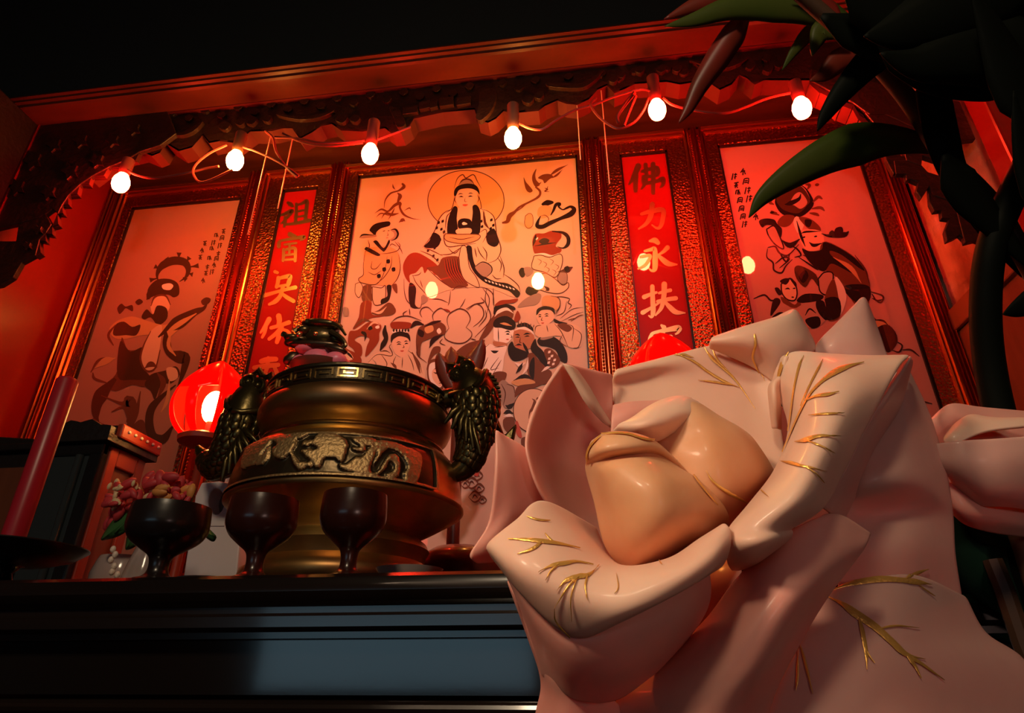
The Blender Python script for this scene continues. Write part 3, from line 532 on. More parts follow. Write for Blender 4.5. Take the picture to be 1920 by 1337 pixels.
l('olive', [(300, 900, 30), (240, 965, 44), (210, 1020, 34), (205, 1080, 22), (220, 1115, 14)]); l('brown', [(230, 980, 6), (330, 1020, 14), (365, 1010, 40), (375, 1060, 30), (355, 1110, 16)])
f('olive', [(440, 930), (470, 880), (540, 860), (590, 840), (610, 880), (570, 920), (520, 930), (490, 1000), (470, 960)]); f('cream', [(545, 850), (590, 850), (600, 895), (560, 910)]); l('brown', [(500, 870, 10), (530, 920, 18), (500, 1000, 8)])
l('brown', [(420, 960, 8), (400, 1060, 16), (370, 1120, 20), (340, 1170, 8)]); f('brown', [(330, 1180), (360, 1150), (410, 1100), (440, 1110), (450, 1180), (440, 1220), (380, 1200)])
l('olive', [(590, 930, 10), (530, 980, 18), (475, 1040, 24), (462, 1110, 26), (480, 1180, 30), (530, 1190, 40), (575, 1130, 20)]); l('tan', [(560, 900, 6), (550, 1000, 12), (520, 1060, 6)])
for q in ([(190, 1090), (230, 1120), (270, 1130)], [(280, 1060), (340, 1040), (365, 1120)], [(440, 1220), (460, 1240), (520, 1240)], [(180, 870), (220, 810), (290, 800)], [(190, 870), (200, 900), (260, 920)], [(290, 740), (265, 690), (300, 640)]): l('brown', q, 8)
l('tan', [(200, 850, 4), (250, 815, 22), (300, 800, 6)])
tiny(B, 'olive', [(820, 190), (812, 222), (803, 258), (795, 298), (785, 322), (775, 352), (765, 385)], 22, 26, 5.5); tiny(B, 'olive', [(785, 208), (772, 245), (763, 272), (752, 318), (742, 362), (735, 392), (722, 427)], 22, 26, 5.5); tiny(B, 'olive', [(730, 248), (717, 282), (708, 315)], 22, 26, 5.5)
B.build('artwork', LPp)

Cc = Art(['ink', 'brown']); Cc.crop(1320, 240, 2.476); f, l, o = Cc.fill, Cc.line, Cc.outl
f('olive', [(335, 320), (370, 275), (430, 262), (470, 290), (495, 345), (470, 385), (430, 398), (375, 392), (345, 365)]); f('mauve', [(400, 350), (420, 310), (450, 300), (480, 345), (450, 375), (420, 360)])
l('ink', [(335, 320, 4), (335, 350, 10), (370, 392, 14), (440, 405, 12), (490, 365, 16), (500, 335, 10), (475, 285, 6), (445, 262, 4)]); l('ink', [(375, 355, 6), (400, 350, 14), (440, 330, 10), (450, 305, 5)])
for q in ([(480, 285), (490, 265), (470, 262)], [(505, 345), (530, 320), (550, 330)], [(500, 375), (540, 370), (560, 385)], [(515, 265), (535, 262)], [(490, 395), (520, 400), (535, 408)], [(320, 330), (305, 345), (325, 355)], [(340, 395), (310, 390), (350, 405)]): l('brown', q, 9)
f('brown', [(340, 440), (370, 405), (420, 410), (400, 450), (365, 460)]); f('white', [(415, 440), (430, 410), (465, 440), (440, 490)]); f('brown', [(440, 415), (490, 420), (535, 455), (540, 480), (500, 475), (470, 455)]); f('ink', [(470, 425), (500, 430), (490, 460), (470, 450)])
f('ink', [(255, 432), (285, 420), (325, 425), (340, 445), (362, 470), (355, 510), (330, 460), (290, 450), (270, 462)]); o('mauve', 'ink', [(290, 470), (325, 455), (350, 500), (370, 560), (330, 540), (300, 500)], 4)
f('face', [(440, 480), (540, 478), (556, 540), (520, 570), (468, 562)]); l('ink', [(450, 490, 3), (475, 482, 6), (540, 480, 3)]); l('ink', [(488, 530, 4), (510, 545, 10), (548, 535, 5)]); l('ink', [(455, 510, 3), (470, 505, 6)]); l('ink', [(510, 505, 3), (525, 502, 6)]); l('ink', [(360, 520, 6), (400, 545, 16), (445, 515, 8)]); l('ink', [(430, 430, 5), (450, 500, 8), (470, 550, 5)])
f('brown', [(550, 530), (640, 560), (720, 620), (765, 700), (772, 760), (765, 850), (800, 890), (760, 890), (700, 820), (650, 740), (600, 680), (540, 640)])
f('ink', [(455, 560), (490, 572), (545, 565), (558, 530), (625, 555), (700, 605), (745, 660), (720, 650), (640, 590), (585, 570), (600, 600), (680, 640), (690, 675), (640, 650), (590, 630), (560, 665), (520, 650), (480, 610)]); f('ink', [(650, 735), (720, 725), (770, 740), (768, 800), (720, 815), (670, 780)])
l('tan', [(600, 600, 4), (680, 650, 14), (730, 720, 4)]); l('line', [(700, 590, 4), (750, 660, 5), (765, 720, 4)])
f('olive', [(420, 650), (450, 640), (520, 680), (530, 735), (500, 700), (470, 740), (430, 700)]); f('ink', [(440, 690), (470, 660), (485, 690), (460, 720)]); o('mauve', 'ink', [(530, 700), (560, 670), (600, 680), (580, 770), (540, 760)], 4); f('white', [(610, 690), (650, 740), (660, 800), (630, 870), (615, 780)]); f('brown', [(560, 790), (600, 700), (625, 790), (630, 880), (570, 890)]); f('ink', [(555, 800), (625, 790), (632, 870), (570, 890)])
o('face', 'ink', [(358, 725), (400, 698), (425, 730), (432, 770), (420, 800), (385, 795), (362, 765)], 4); f('ink', [(352, 712), (375, 698), (398, 702), (380, 728)]); f('ink', [(328, 745), (345, 742), (362, 768), (345, 775)]); l('ink', [(398, 700, 4), (420, 720, 9), (430, 745, 5)]); l('ink', [(375, 748, 3), (390, 745, 5), (400, 750, 2)]); l('ink', [(412, 745, 3), (425, 744, 5)]); l('ink', [(405, 785, 3), (418, 786, 5)])
f('brown', [(355, 785), (375, 790), (420, 820), (440, 800), (450, 830), (410, 835), (370, 815)]); f('mauve', [(310, 850), (340, 800), (380, 820), (430, 835), (520, 770), (560, 800), (560, 900), (470, 930), (360, 880)])
for q in ([(308, 870), (320, 800), (345, 790), (355, 810), (330, 850)], [(430, 800), (470, 770), (550, 775), (540, 800), (460, 812)], [(525, 800), (560, 810), (570, 890), (540, 870), (520, 830)], [(470, 890), (530, 875), (540, 915), (500, 930)], [(315, 880), (350, 855), (390, 865), (350, 882)]): f('ink', q)
for q in ([(295, 560), (292, 600), (320, 625), (325, 660), (360, 672), (380, 640), (410, 610)], [(295, 555), (330, 550), (350, 580), (390, 590), (440, 540)], [(330, 630), (370, 600), (395, 610), (350, 650)], [(400, 545), (430, 560), (450, 590), (420, 600)], [(340, 560), (380, 620), (400, 580)], [(230, 792), (280, 775), (310, 800), (340, 795)], [(470, 870), (490, 840), (520, 860)], [(460, 590), (520, 620), (550, 660)], [(440, 600), (500, 640), (530, 660)], [(775, 760), (830, 780), (820, 810), (780, 790)], [(780, 770), (800, 800), (830, 795)], [(890, 990), (920, 1010), (905, 1040), (870, 1030)], [(920, 1030), (960, 1030), (1000, 1060)], [(970, 1270), (1010, 1270), (1060, 1280)]): l('ink', q, 5)
f('tan', [(780, 905), (840, 890), (860, 915), (800, 935)]); l('ink', [(790, 890, 3), (830, 895, 6), (855, 915, 3)])
f('ink', [(800, 935), (850, 912), (890, 950), (896, 1000), (855, 1042), (815, 1000)]); f('ink', [(915, 1130), (945, 1120), (970, 1170), (970, 1230), (950, 1265), (935, 1200)]); l('ink', [(960, 1290, 5), (1000, 1290, 12), (1010, 1270, 5)])
l('ink', [(545, 490, 4), (580, 500, 9), (650, 495, 16), (672, 480, 8)]); f('ink', [(605, 490), (612, 465), (640, 460), (645, 485), (625, 500)]); f('ink', [(580, 490), (595, 475), (612, 490), (600, 503)])
tiny(Cc, 'ink', [(182, 203), (194, 248), (203, 290), (210, 328), (228, 375), (241, 412)], 30, 32, 5.5); tiny(Cc, 'ink', [(141, 225), (149, 265), (157, 298), (166, 336), (173, 375), (180, 412), (189, 446)], 26, 30, 5.5)
Cc.build('artwork', RPp)

# ---------------------------------------------------------------- couplet characters (gold brush strokes)
D = Art(['gold']); D.crop(1090, 180, 2.674); b = lambda *s: D.brush('gold', s)
b([(285, 352, 20), (262, 408, 16), (240, 442, 6)], [(276, 395, 14), (272, 440, 15), (272, 474, 14)])
b([(305, 378, 10), (345, 366, 12), (380, 360, 12), (382, 392, 13), (345, 402, 11), (310, 406, 10)], [(312, 404, 11), (316, 436, 12), (380, 426, 12), (408, 416, 16), (410, 440, 13), (398, 458, 6)], [(322, 345, 14), (326, 400, 13), (318, 440, 12), (300, 468, 5)], [(360, 342, 16), (361, 410, 15), (360, 485, 13)])
b([(302, 592, 10), (350, 578, 15), (408, 572, 16), (408, 620, 15), (396, 655, 12), (378, 662, 8), (352, 645, 4)], [(356, 543, 16), (348, 600, 17), (325, 640, 12), (285, 668, 5)])
b([(344, 727, 8), (368, 724, 18), (384, 736, 14)], [(318, 778, 8), (350, 770, 12), (368, 768, 14), (370, 820, 18), (368, 866, 16), (352, 876, 8), (338, 862, 4)], [(298, 806, 8), (346, 800, 10), (322, 845, 10), (282, 868, 5)], [(432, 760, 15), (412, 780, 11), (388, 796, 6)], [(376, 790, 6), (410, 822, 16), (440, 842, 16), (482, 845, 4)])
b([(315, 1008, 15), (345, 995, 11), (376, 985, 8)], [(356, 955, 14), (358, 1020, 15), (360, 1080, 16), (352, 1108, 9), (336, 1100, 4)], [(308, 1086, 15), (345, 1065, 10), (392, 1036, 6)], [(390, 988, 8), (420, 980, 11), (446, 974, 12)], [(382, 1030, 10), (430, 1020, 13), (474, 1014, 14)], [(416, 944, 18), (414, 1000, 16), (402, 1060, 13), (370, 1102, 5)], [(416, 1028, 8), (445, 1060, 16), (475, 1084, 16), (522, 1088, 4)])
b([(346, 1226, 18), (350, 1205, 14), (362, 1188, 10), (425, 1174, 14), (486, 1164, 20), (486, 1184, 10), (470, 1196, 5)], [(402, 1150, 8), (414, 1160, 16)], [(360, 1232, 12), (400, 1215, 16), (450, 1206, 12)], [(410, 1180, 14), (400, 1250, 14), (360, 1320, 6)], [(420, 1260, 10), (480, 1320, 14)])
D.build('characters', RCp)
D = Art(['gold']); D.crop(400, 300, 3.342)
b([(468, 268, 12), (484, 278, 18), (496, 288, 12)], [(424, 348, 8), (455, 334, 14), (494, 318, 16), (470, 352, 12), (426, 398, 6)], [(452, 358, 14), (448, 390, 14), (445, 416, 10)], [(520, 276, 12), (520, 330, 14), (514, 392, 13)], [(524, 284, 8), (560, 270, 12), (586, 258, 16), (582, 320, 15), (576, 382, 14)], [(524, 324, 8), (576, 312, 9)], [(520, 358, 8), (574, 348, 9)], [(458, 404, 10), (530, 394, 13), (600, 378, 16)])
b([(480, 466, 20), (514, 476, 10)], [(410, 542, 16), (412, 518, 14), (424, 506, 10), (500, 492, 13), (568, 482, 16), (558, 496, 10), (542, 504, 5)], [(446, 530, 9), (520, 520, 9)], [(440, 560, 12), (440, 600, 13), (436, 632, 10)], [(444, 564, 10), (508, 552, 14), (514, 590, 13), (512, 632, 12)], [(440, 598, 9), (508, 590, 9)], [(440, 626, 9), (508, 622, 9)], [(478, 530, 10), (476, 590, 9)])
b([(386, 700, 14), (402, 706, 12)], [(408, 738, 16), (404, 770, 16), (396, 796, 14)], [(412, 742, 14), (450, 732, 16), (482, 728, 16), (472, 770, 18), (466, 790, 12)], [(404, 792, 10), (468, 782, 12)], [(316, 850, 16), (400, 826, 13), (470, 808, 14), (514, 798, 16)], [(436, 796, 16), (420, 850, 16), (390, 885, 18), (350, 905, 10)], [(424, 832, 10), (460, 860, 16), (502, 884, 16)])
b([(350, 998, 20), (326, 1040, 16), (296, 1082, 8)], [(330, 1044, 14), (322, 1080, 13), (306, 1112, 10)], [(410, 978, 22), (414, 1010, 20), (404, 1044, 12)], [(362, 1052, 14), (420, 1036, 15), (474, 1018, 18)], [(430, 1046, 16), (390, 1090, 16), (350, 1122, 14)], [(424, 1056, 14), (412, 1100, 20), (398, 1142, 16)], [(436, 1060, 10), (460, 1076, 20), (478, 1088, 14)])
b([(300, 1262, 20), (340, 1252, 24), (392, 1248, 20)], [(256, 1302, 18), (330, 1292, 22), (406, 1284, 18)], [(344, 1242, 16), (336, 1300, 18), (318, 1360, 12)], [(380, 1290, 14), (400, 1340, 20)], [(300, 1300, 12), (262, 1360, 10)])
D.build('characters', LCp)
# ================================================================ carved valance
VY = 1.285
def zpt(x, y, Y): return at(x, y, Y)
low = [(165, 330), (205, 300), (235, 288), (260, 282), (285, 292), (300, 286), (310, 268), (335, 283), (360, 276), (380, 253), (392, 268), (412, 264), (440, 268), (470, 246), (510, 245), (530, 240), (548, 240), (562, 260), (585, 248), (602, 236), (622, 232), (640, 244), (680, 246), (722, 240), (735, 250), (752, 248), (768, 236), (776, 222), (830, 210), (890, 205), (896, 224), (915, 230), (930, 222), (944, 208), (960, 212), (1010, 207), (1022, 198), (1045, 188), (1062, 194), (1082, 196), (1104, 186), (1120, 168), (1138, 160), (1152, 174), (1172, 166), (1190, 157), (1250, 153), (1275, 158), (1300, 154), (1322, 150), (1350, 168), (1372, 158), (1386, 140), (1400, 146), (1415, 158), (1432, 150), (1480, 150), (1520, 150), (1560, 172), (1600, 196)]
poly = [zpt(x, y, VY) for x, y in low]
poly = [Vector((poly[0].x-.1, VY, poly[0].z+.02))]+poly+[Vector((poly[-1].x+.12, VY, poly[-1].z)), Vector((poly[-1].x+.12, VY, Z(1.575))), Vector((poly[0].x-.1, VY, Z(1.575)))]
val = thing('carved_valance', (-.4, VY, Z(1.3)), 'dark carved wooden valance with a wavy red lower edge, under the lintel', 'valance')
MB().prism([p+Vector((0, 0, .0)) for p in poly], (0, .012, 0)).build('fretwork', 'carved_wood', val, smooth=False)
n = len(poly)
e = MB()
for i in range(1, n-3):
    a, b2 = poly[i], poly[i+1]; up = Vector((0, 0, .006))
    e.prism([a-up*.3, b2-up*.3, b2+up, a+up], (0, .05, 0))
e.build('lower_edge', 'valance_edge', val, smooth=False)
# raised scrolls, brackets and a band of little panels on its face
orn = MB()
def raised(pts, d=.016, Y=VY-.012, sm=3):
    q = crclosed(pts, sm) if sm else pts
    orn.prism([zpt(x, y, Y) for x, y in q], (0, d, 0))
raised([(1028, 154), (1080, 156), (1100, 150), (1132, 132), (1108, 156), (1084, 165), (1030, 162)])
raised([(300, 243), (335, 248), (356, 240), (380, 227), (362, 246), (336, 254), (304, 248)])
raised([(520, 213), (555, 218), (590, 216), (626, 207), (600, 220), (560, 224), (524, 217)])
raised([(1296, 112), (1340, 118), (1372, 116), (1404, 106), (1380, 122), (1345, 128), (1300, 116)])
for x0, x1, y0, y1 in ((755, 783, 196, 214), (786, 806, 185, 205), (806, 820, 184, 203), (824, 850, 178, 199), (856, 882, 177, 197)):
    raised([(x0, y0+6), (x1, y0+2), (x1, y1-4), (x0, y1)], sm=0); 
raised([(902, 170), (930, 168), (925, 200), (905, 224), (892, 220), (898, 195)]); raised([(730, 200), (748, 205), (760, 232), (745, 238), (738, 220)])
for cx, cy, r in ((420, 235, 12), (450, 228, 10), (470, 225, 12), (500, 222, 9), (640, 222, 12), (665, 222, 10), (990, 185, 12), (1010, 178, 10), (1150, 148, 9), (1165, 140, 8), (1240, 128, 10), (1200, 130, 10), (1270, 128, 9), (1440, 128, 10), (1460, 120, 9), (250, 262, 14), (222, 275, 12), (280, 268, 10)):
    raised([(cx-r, cy+2), (cx, cy-r*.7), (cx+r, cy-3), (cx+2, cy+r*.7)])
for k in range(40):
    x = 260+k*31; y = 222-(x-260)*.092+(6 if k % 2 else -6)
    raised([(x-9, y+3), (x, y-6), (x+9, y-1), (x+1, y+7)], .012, VY-.008, 2)
orn.build('relief_ornament', 'carved_wood', val, smooth=False, bevel=.002)

def bracket(pieces, Y, d, label, mats=('carved_wood',)):
    pts = [zpt(x, y, Y) for p in pieces for x, y in p]
    t = thing('carved_bracket', (sum(p.x for p in pts)/len(pts), Y, min(p.z for p in pts)), label, 'bracket')
    m = MB()
    for i, p in enumerate(pieces): m.prism([zpt(x, y, Y+.0015*(i % 3)) for x, y in p], (0, d, 0))
    m.build('fretwork', 'carved_wood', t, smooth=False, bevel=.002)
    return t, m
# left bracket with its saw-tooth red edge
t, _ = bracket([
    [(-60, 225), (100, 196), (200, 180), (300, 176), (330, 250), (300, 272), (262, 284), (235, 300), (205, 312), (172, 330), (150, 345), (128, 366), (116, 384), (108, 400), (98, 392), (84, 402), (60, 412), (30, 420), (-60, 440)],
    [(36, 410), (64, 412), (84, 398), (96, 420), (86, 436), (74, 448), (66, 478), (40, 492), (24, 520), (0, 535), (-60, 545), (-60, 470), (20, 474), (30, 450)],
    [(-60, 450), (0, 452), (34, 452), (36, 476), (0, 486), (-60, 490)]], 1.268, .015, 'dark carved corner bracket with a saw-tooth edge, beside the leftmost red bulb')
e = MB()
for cx, cy, r in ((180, 300, 16), (130, 320, 18), (90, 360, 16), (60, 300, 20), (210, 262, 14), (150, 262, 16), (250, 240, 14), (100, 270, 16), (30, 350, 18), (70, 430, 10), (50, 460, 9)):
    e.prism([zpt(cx+r*math.cos(a)*(1 if k % 2 else .55), cy+r*math.sin(a)*(1 if k % 2 else .55), 1.262) for k, a in enumerate([PI*q/5 for q in range(10)])], (0, .01, 0))
e.build('rosettes', 'carved_wood', t, smooth=False, bevel=.0015)
e = MB(); sp = [(262, 284), (235, 300), (205, 312), (172, 330), (150, 345), (128, 366), (116, 384), (108, 400), (98, 424), (86, 438), (74, 450), (66, 480)]
for a, b2 in zip(sp[:-1], sp[1:]):
    mx, my = (a[0]+b2[0])/2+6, (a[1]+b2[1])/2+8
    e.prism([zpt(*a, 1.272), zpt(mx, my, 1.272), zpt(*b2, 1.272)], (0, .014, 0))
    e.prism([zpt(mx, my, 1.276), zpt(mx+3, my+4, 1.276), zpt(b2[0]+2, b2[1]+3, 1.276), zpt(*b2, 1.276)], (0, .012, 0))
e.build('scalloped_edge', 'valance_edge', t, smooth=False)
# right bracket: open lacework
t, _ = bracket([
    [(1520, 128), (1620, 150), (1720, 170), (1800, 190), (1830, 260), (1770, 268), (1700, 232), (1660, 214), (1630, 214), (1600, 192), (1556, 170), (1520, 150)],
    [(1622, 210), (1660, 196), (1700, 215), (1716, 240), (1732, 262), (1726, 280), (1696, 272), (1688, 260), (1680, 244), (1650, 246), (1640, 232)],
    [(1640, 236), (1676, 240), (1672, 270), (1690, 292), (1716, 290), (1722, 310), (1690, 312), (1676, 326), (1662, 300), (1655, 268)],
    [(1690, 266), (1734, 268), (1790, 275), (1800, 300), (1770, 305), (1730, 292), (1728, 312), (1700, 300)],
    [(1676, 300), (1720, 300), (1740, 322), (1772, 332), (1790, 352), (1780, 376), (1750, 366), (1742, 350), (1728, 372), (1718, 358), (1722, 342), (1708, 336), (1700, 338), (1698, 326), (1680, 326)],
    [(1740, 330), (1790, 344), (1816, 370), (1856, 374), (1860, 400), (1820, 410), (1826, 430), (1812, 452), (1800, 440), (1790, 446), (1776, 452), (1772, 432), (1780, 410), (1766, 408), (1764, 394), (1752, 396), (1744, 380)],
    [(1790, 380), (1860, 390), (1880, 440), (1860, 460), (1830, 450), (1810, 455)]], 1.268, .015, 'dark openwork carved bracket behind the green leaves, beside the rightmost red bulb')
e = MB(); sp = [(1520, 150), (1540, 166), (1560, 174), (1580, 190), (1600, 196), (1612, 216), (1626, 228), (1638, 244)]
for a, b2 in zip(sp[:-1], sp[1:]): e.prism([zpt(*a, 1.272), zpt(a[0]-2, a[1]+8, 1.272), zpt(b2[0]-3, b2[1]+9, 1.272), zpt(*b2, 1.272)], (0, .05, 0))
e.build('scalloped_edge', 'valance_edge', t, smooth=False)

# ================================================================ bulbs, wire and cords
BY = 1.25
def bulb(px, py, kind, label, hgt):
    c = at(px, py, BY)
    t = thing('light_bulb', c, label, 'light bulb', 'coloured bulbs strung under the valance')
    m = MB(); pr = [(0, -.033), (.010, -.031), (.018, -.024), (.0225, -.012), (.0235, 0), (.021, .012), (.016, .022), (.0125, .03)]
    m.lathe(c, pr, 20).build('glass_bulb', 'bulb_red' if kind == 'r' else 'bulb_amber', t, auto=0)
    m = MB(); m.lathe(c, [(.0, .028), (.0135, .028), (.0150, .034), (.0165, .05), (.0165, hgt), (0, hgt)], 20).build('socket', 'socket_red' if kind == 'r' else 'socket_dark', t)
    return t
bulb(227, 342, 'r', 'leftmost glowing red bulb, beside the left carved bracket', .085)
bulb(441, 300, 'a', 'glowing amber bulb with a wire loop, above the left dark figure painting', .10)
bulb(694, 288, 'r', 'glowing red bulb above the top left corner of the central painting', .12)
bulb(962, 258, 'a', 'glowing amber bulb above the halo of the central painting', .12)
bulb(1232, 205, 'r', 'glowing red bulb above the right gold-lettered couplet', .12)
bulb(1503, 202, 'r', 'rightmost glowing red bulb, above the painting crossed by a leaf', .09)
wr = thing('lamp_wire', at(700, 262, BY), 'thin red wire looping between the glowing bulbs under the valance', 'wire')
def wire(pts, r=.0034, Y=BY-.004):
    w = MB()
    q = cr1(np.array(pts, float), 6); w.tube([at(x, y, Y-.006*math.sin(i*.15)) for i, (x, y) in enumerate(q)], r, 6); w.build('wire_span', 'wire', wr)
wire([(236, 318), (256, 328), (285, 334), (320, 330), (362, 322), (385, 316), (410, 312)]); wire([(425, 272), (392, 288), (368, 308), (362, 325), (375, 341), (398, 336), (436, 318)])
wire([(456, 276), (480, 284), (515, 300), (545, 318), (560, 330)], .003); wire([(498, 246), (512, 260), (518, 285), (536, 312), (556, 332)], .004); wire([(515, 257), (560, 260), (600, 268), (645, 267), (684, 264)]); wire([(530, 250), (570, 268), (620, 274), (680, 268)], .003)
wire([(708, 262), (740, 250), (770, 238)], .003); wire([(974, 232), (995, 241), (1018, 242), (1045, 224), (1080, 206), (1115, 196), (1150, 182), (1200, 168), (1224, 172)]); wire([(1118, 184), (1108, 196), (1120, 216), (1142, 234), (1162, 241), (1188, 230), (1206, 208), (1216, 184)])
wire([(1160, 232), (1158, 218), (1172, 196), (1190, 174)], .005); wire([(1170, 236), (1178, 214), (1192, 180)], .004)
wire([(1244, 184), (1262, 197), (1300, 207), (1340, 212), (1368, 211), (1400, 200), (1440, 184), (1482, 174)])
for a, b2, lab in (((549, 258), (517, 392), 'thin cord hanging in front of the left gold-lettered couplet'), ((507, 258), (470, 440), 'thin cord hanging left of the left gold-lettered couplet, beside the amber bulb'), ((1082, 198), (1090, 300), 'thin cord hanging at the top right corner of the central painting'), ((1127, 170), (1148, 345), 'thin cord hanging along the left edge of the right gold-lettered couplet')):
    p, q = at(*a, 1.262), at(*b2, 1.262); q.x = p.x
    tag(MB().tube([p, (p+q)/2, q], .0016, 6).build('hanging_cord', 'cord', None), lab, 'cord', 'thin cords hanging before the panels')
# ================================================================ altar table
tz = Z(TOP)
t = thing('altar_table', (-.4, .49, 0), 'black lacquered altar table with moulded edges, carrying the bronze burner', 'table')
m = MB()
pr = [(.545, TOP), (.489, TOP), (.484, TOP-.003), (.4815, TOP-.008), (.4815, TOP-.013), (.486, TOP-.019), (.493, TOP-.023), (.493, TOP-.0275), (.4885, TOP-.030), (.4885, TOP-.0375), (.498, TOP-.0405), (.498, TOP-.045), (.545, TOP-.045)]
m.prism([(-1.6, y, Z(z)) for y, z in pr], (2.5, 0, 0)); m.box((-1.6, .545, Z(TOP-.045)), (.9, 1.555, tz))
m.build('tabletop', 'dark_lacquer', t, smooth=True, auto=30)
m = MB(); m.box((-1.6, .510, Z(TOP-.083)), (.9, .53, Z(TOP-.045))); m.build('front_panel', 'panel_lacquer', t, smooth=False)
m = MB()
for z in (TOP-.086, TOP-.096):
    q = [(.50+.007*math.cos(a), z-.005+.005*math.sin(a)) for a in [PI/2+PI*k/6 for k in range(7)]]
    m.prism([(-1.6, .53, Z(z-.010))]+[(-1.6, y, Z(zz)) for y, zz in q[::-1]]+[(-1.6, .53, Z(z))], (2.5, 0, 0))
m.build('moulding', 'dark_lacquer', t, smooth=True, auto=30)
m = MB(); m.box((-1.6, .515, 0), (.9, .55, Z(TOP-.090))); m.build('apron', 'dark_lacquer', t, smooth=False)

# ================================================================ bronze incense burner
BC = Vector((-.325, .80, tz)); bx0, by0 = BC.x, BC.y
t = thing('incense_burner', BC, 'large bronze incense burner with two fish handles on the altar', 'incense burner')
def rz(z): return z-TOP
RS = lambda P: [(r*.945, z) for r, z in P]
body = [(.0, 0), (.118, 0), (.126, .004), (.1285, .012), (.126, .020), (.120, .024), (.125, .028), (.128, .036), (.126, .044), (.116, .050), (.110, .056), (.112, .064), (.1165, .072), (.112, .080), (.103, .086), (.106, .092), (.128, .103), (.148, .114), (.1585, .120)]
m = MB(); m.lathe(BC, RS(body), 96).build('foot', 'bronze', t, auto=50)
m = MB(); m.lathe(BC, RS([(.1585, .120), (.1612, .1225), (.1612, .1255), (.1585, .1275), (.1578, .140), (.1562, .152), (.1538, .163), (.1500, .174), (.1455, .183), (.1380, .191), (.122, .197)]), 128).build('belly', 'bronze', t, auto=50)
m = MB(); m.lathe(BC, RS([(.122, .195), (.1285, .1975), (.1305, .2015), (.1280, .206), (.119, .2095), (.110, .212)]), 96).build('shoulder_ring', 'bronze_bright', t, auto=50)
m = MB(); m.lathe(BC, RS([(.110, .212), (.112, .214), (.125, .2185), (.135, .226), (.1388, .235), (.1390, .243), (.1365, .250), (.1335, .254)]), 96).build('bowl', 'bronze', t, auto=50)
m = MB(); m.lathe(BC, RS([(.1335, .254), (.1345, .256), (.1335, .258), (.1325, .2585), (.1325, .274), (.1335, .2745), (.1350, .277), (.1340, .280), (.128, .280), (.122, .272), (.115, .24), (.0, .23)]), 96).build('rim', 'bronze_dark', t, auto=50)
# meander band round the rim
m = MB(); NU = 26
def arcbar(a0, a1, z0, z1, r, d=.0022):
    k = max(1, int((a1-a0)/.03)); 
    for i in range(k):
        b0, b1 = a0+(a1-a0)*i/k, a0+(a1-a0)*(i+1)/k
        V = [(bx0+rr*math.cos(b), by0+rr*math.sin(b), tz+z) for rr in (r, r+d) for b, z in ((b0, z0), (b1, z0), (b1, z1), (b0, z1))]
        m.add(V, [(4, 5, 6, 7), (0, 1, 5, 4), (2, 3, 7, 6), (1, 2, 6, 5), (3, 0, 4, 7)])
for k in range(NU):
    a = 2*PI*k/NU; da = 2*PI/NU; r = .1318*.945; T = .0024; ta = T/.133
    z0, z1 = .2598, .2728
    arcbar(a+.06*da, a+.90*da, z1-T, z1, r); arcbar(a+.06*da, a+.06*da+ta, z0, z1, r); arcbar(a+.06*da, a+.90*da, z0, z0+T, r) if k % 2 == 0 else None
    arcbar(a+.90*da-ta, a+.90*da, z0+(.0 if k % 2 == 0 else .003), z1, r); arcbar(a+.30*da, a+.72*da, z0+.0042, z0+.0042+T, r); arcbar(a+.30*da, a+.30*da+ta, z0+.0042, z1-.0045 if k % 3 else z0+.0066, r)
m.build('meander_band', 'bronze_bright', t, smooth=False)
# relief panel: beasts and clouds standing proud of a sunken ground
rel = [[(150, 860), (180, 700), (240, 640), (330, 600), (370, 580), (390, 610), (330, 690), (300, 740), (330, 720), (370, 650), (360, 740), (310, 810), (240, 830)],
       [(370, 600), (420, 570), (560, 560), (570, 620), (540, 680), (590, 740), (640, 740), (640, 780), (590, 795), (550, 760), (520, 700), (470, 745), (410, 740), (385, 680), (430, 640)],
       [(560, 520), (660, 505), (670, 530), (600, 575), (550, 560)], [(615, 600), (700, 580), (730, 540), (800, 515), (900, 530), (965, 580), (960, 640), (930, 720), (900, 725), (870, 705), (790, 710), (760, 765), (720, 780), (690, 740), (610, 670), (640, 650), (710, 655), (740, 640), (690, 620)],
       [(650, 745), (690, 745), (690, 775), (650, 770)], [(1000, 560), (1080, 530), (1180, 545), (1170, 600), (1110, 600), (1100, 640), (1020, 640), (1000, 620), (1070, 610)],
       [(900, 740), (960, 740), (1020, 690), (1080, 680), (1130, 620), (1200, 600), (1150, 720), (1140, 770), (1200, 770), (1240, 720), (1290, 660), (1350, 660), (1370, 720), (1360, 800), (1300, 815), (1260, 790), (1310, 775), (1330, 740), (1290, 700), (1250, 760), (1160, 800), (1000, 790), (920, 775)],
       [(1180, 560), (1290, 560), (1400, 590), (1500, 650), (1540, 700), (1530, 800), (1490, 860), (1440, 850), (1400, 790), (1430, 740), (1370, 650), (1270, 620), (1190, 700), (1160, 740), (1200, 640)],
       [(1380, 830), (1430, 820), (1470, 860), (1400, 855)], [(680, 600), (640, 590), (620, 620), (660, 630)]]
rel = [[(420+x/4.174, 680+y/4.174) for x, y in crclosed(p, 3)] for p in rel]
def inside(x, y, P):
    c = False; j = len(P)-1
    for i in range(len(P)):
        if (P[i][1] > y) != (P[j][1] > y) and x < (P[j][0]-P[i][0])*(y-P[i][1])/(P[j][1]-P[i][1])+P[i][0]: c = not c
        j = i
    return c
bb = [(min(p[0] for p in P), max(p[0] for p in P), min(p[1] for p in P), max(p[1] for p in P)) for P in rel]
def belly_r(z): return .945*np.interp(z, [.1275, .140, .152, .163, .174, .183], [.1585, .1578, .1562, .1538, .1500, .1455])
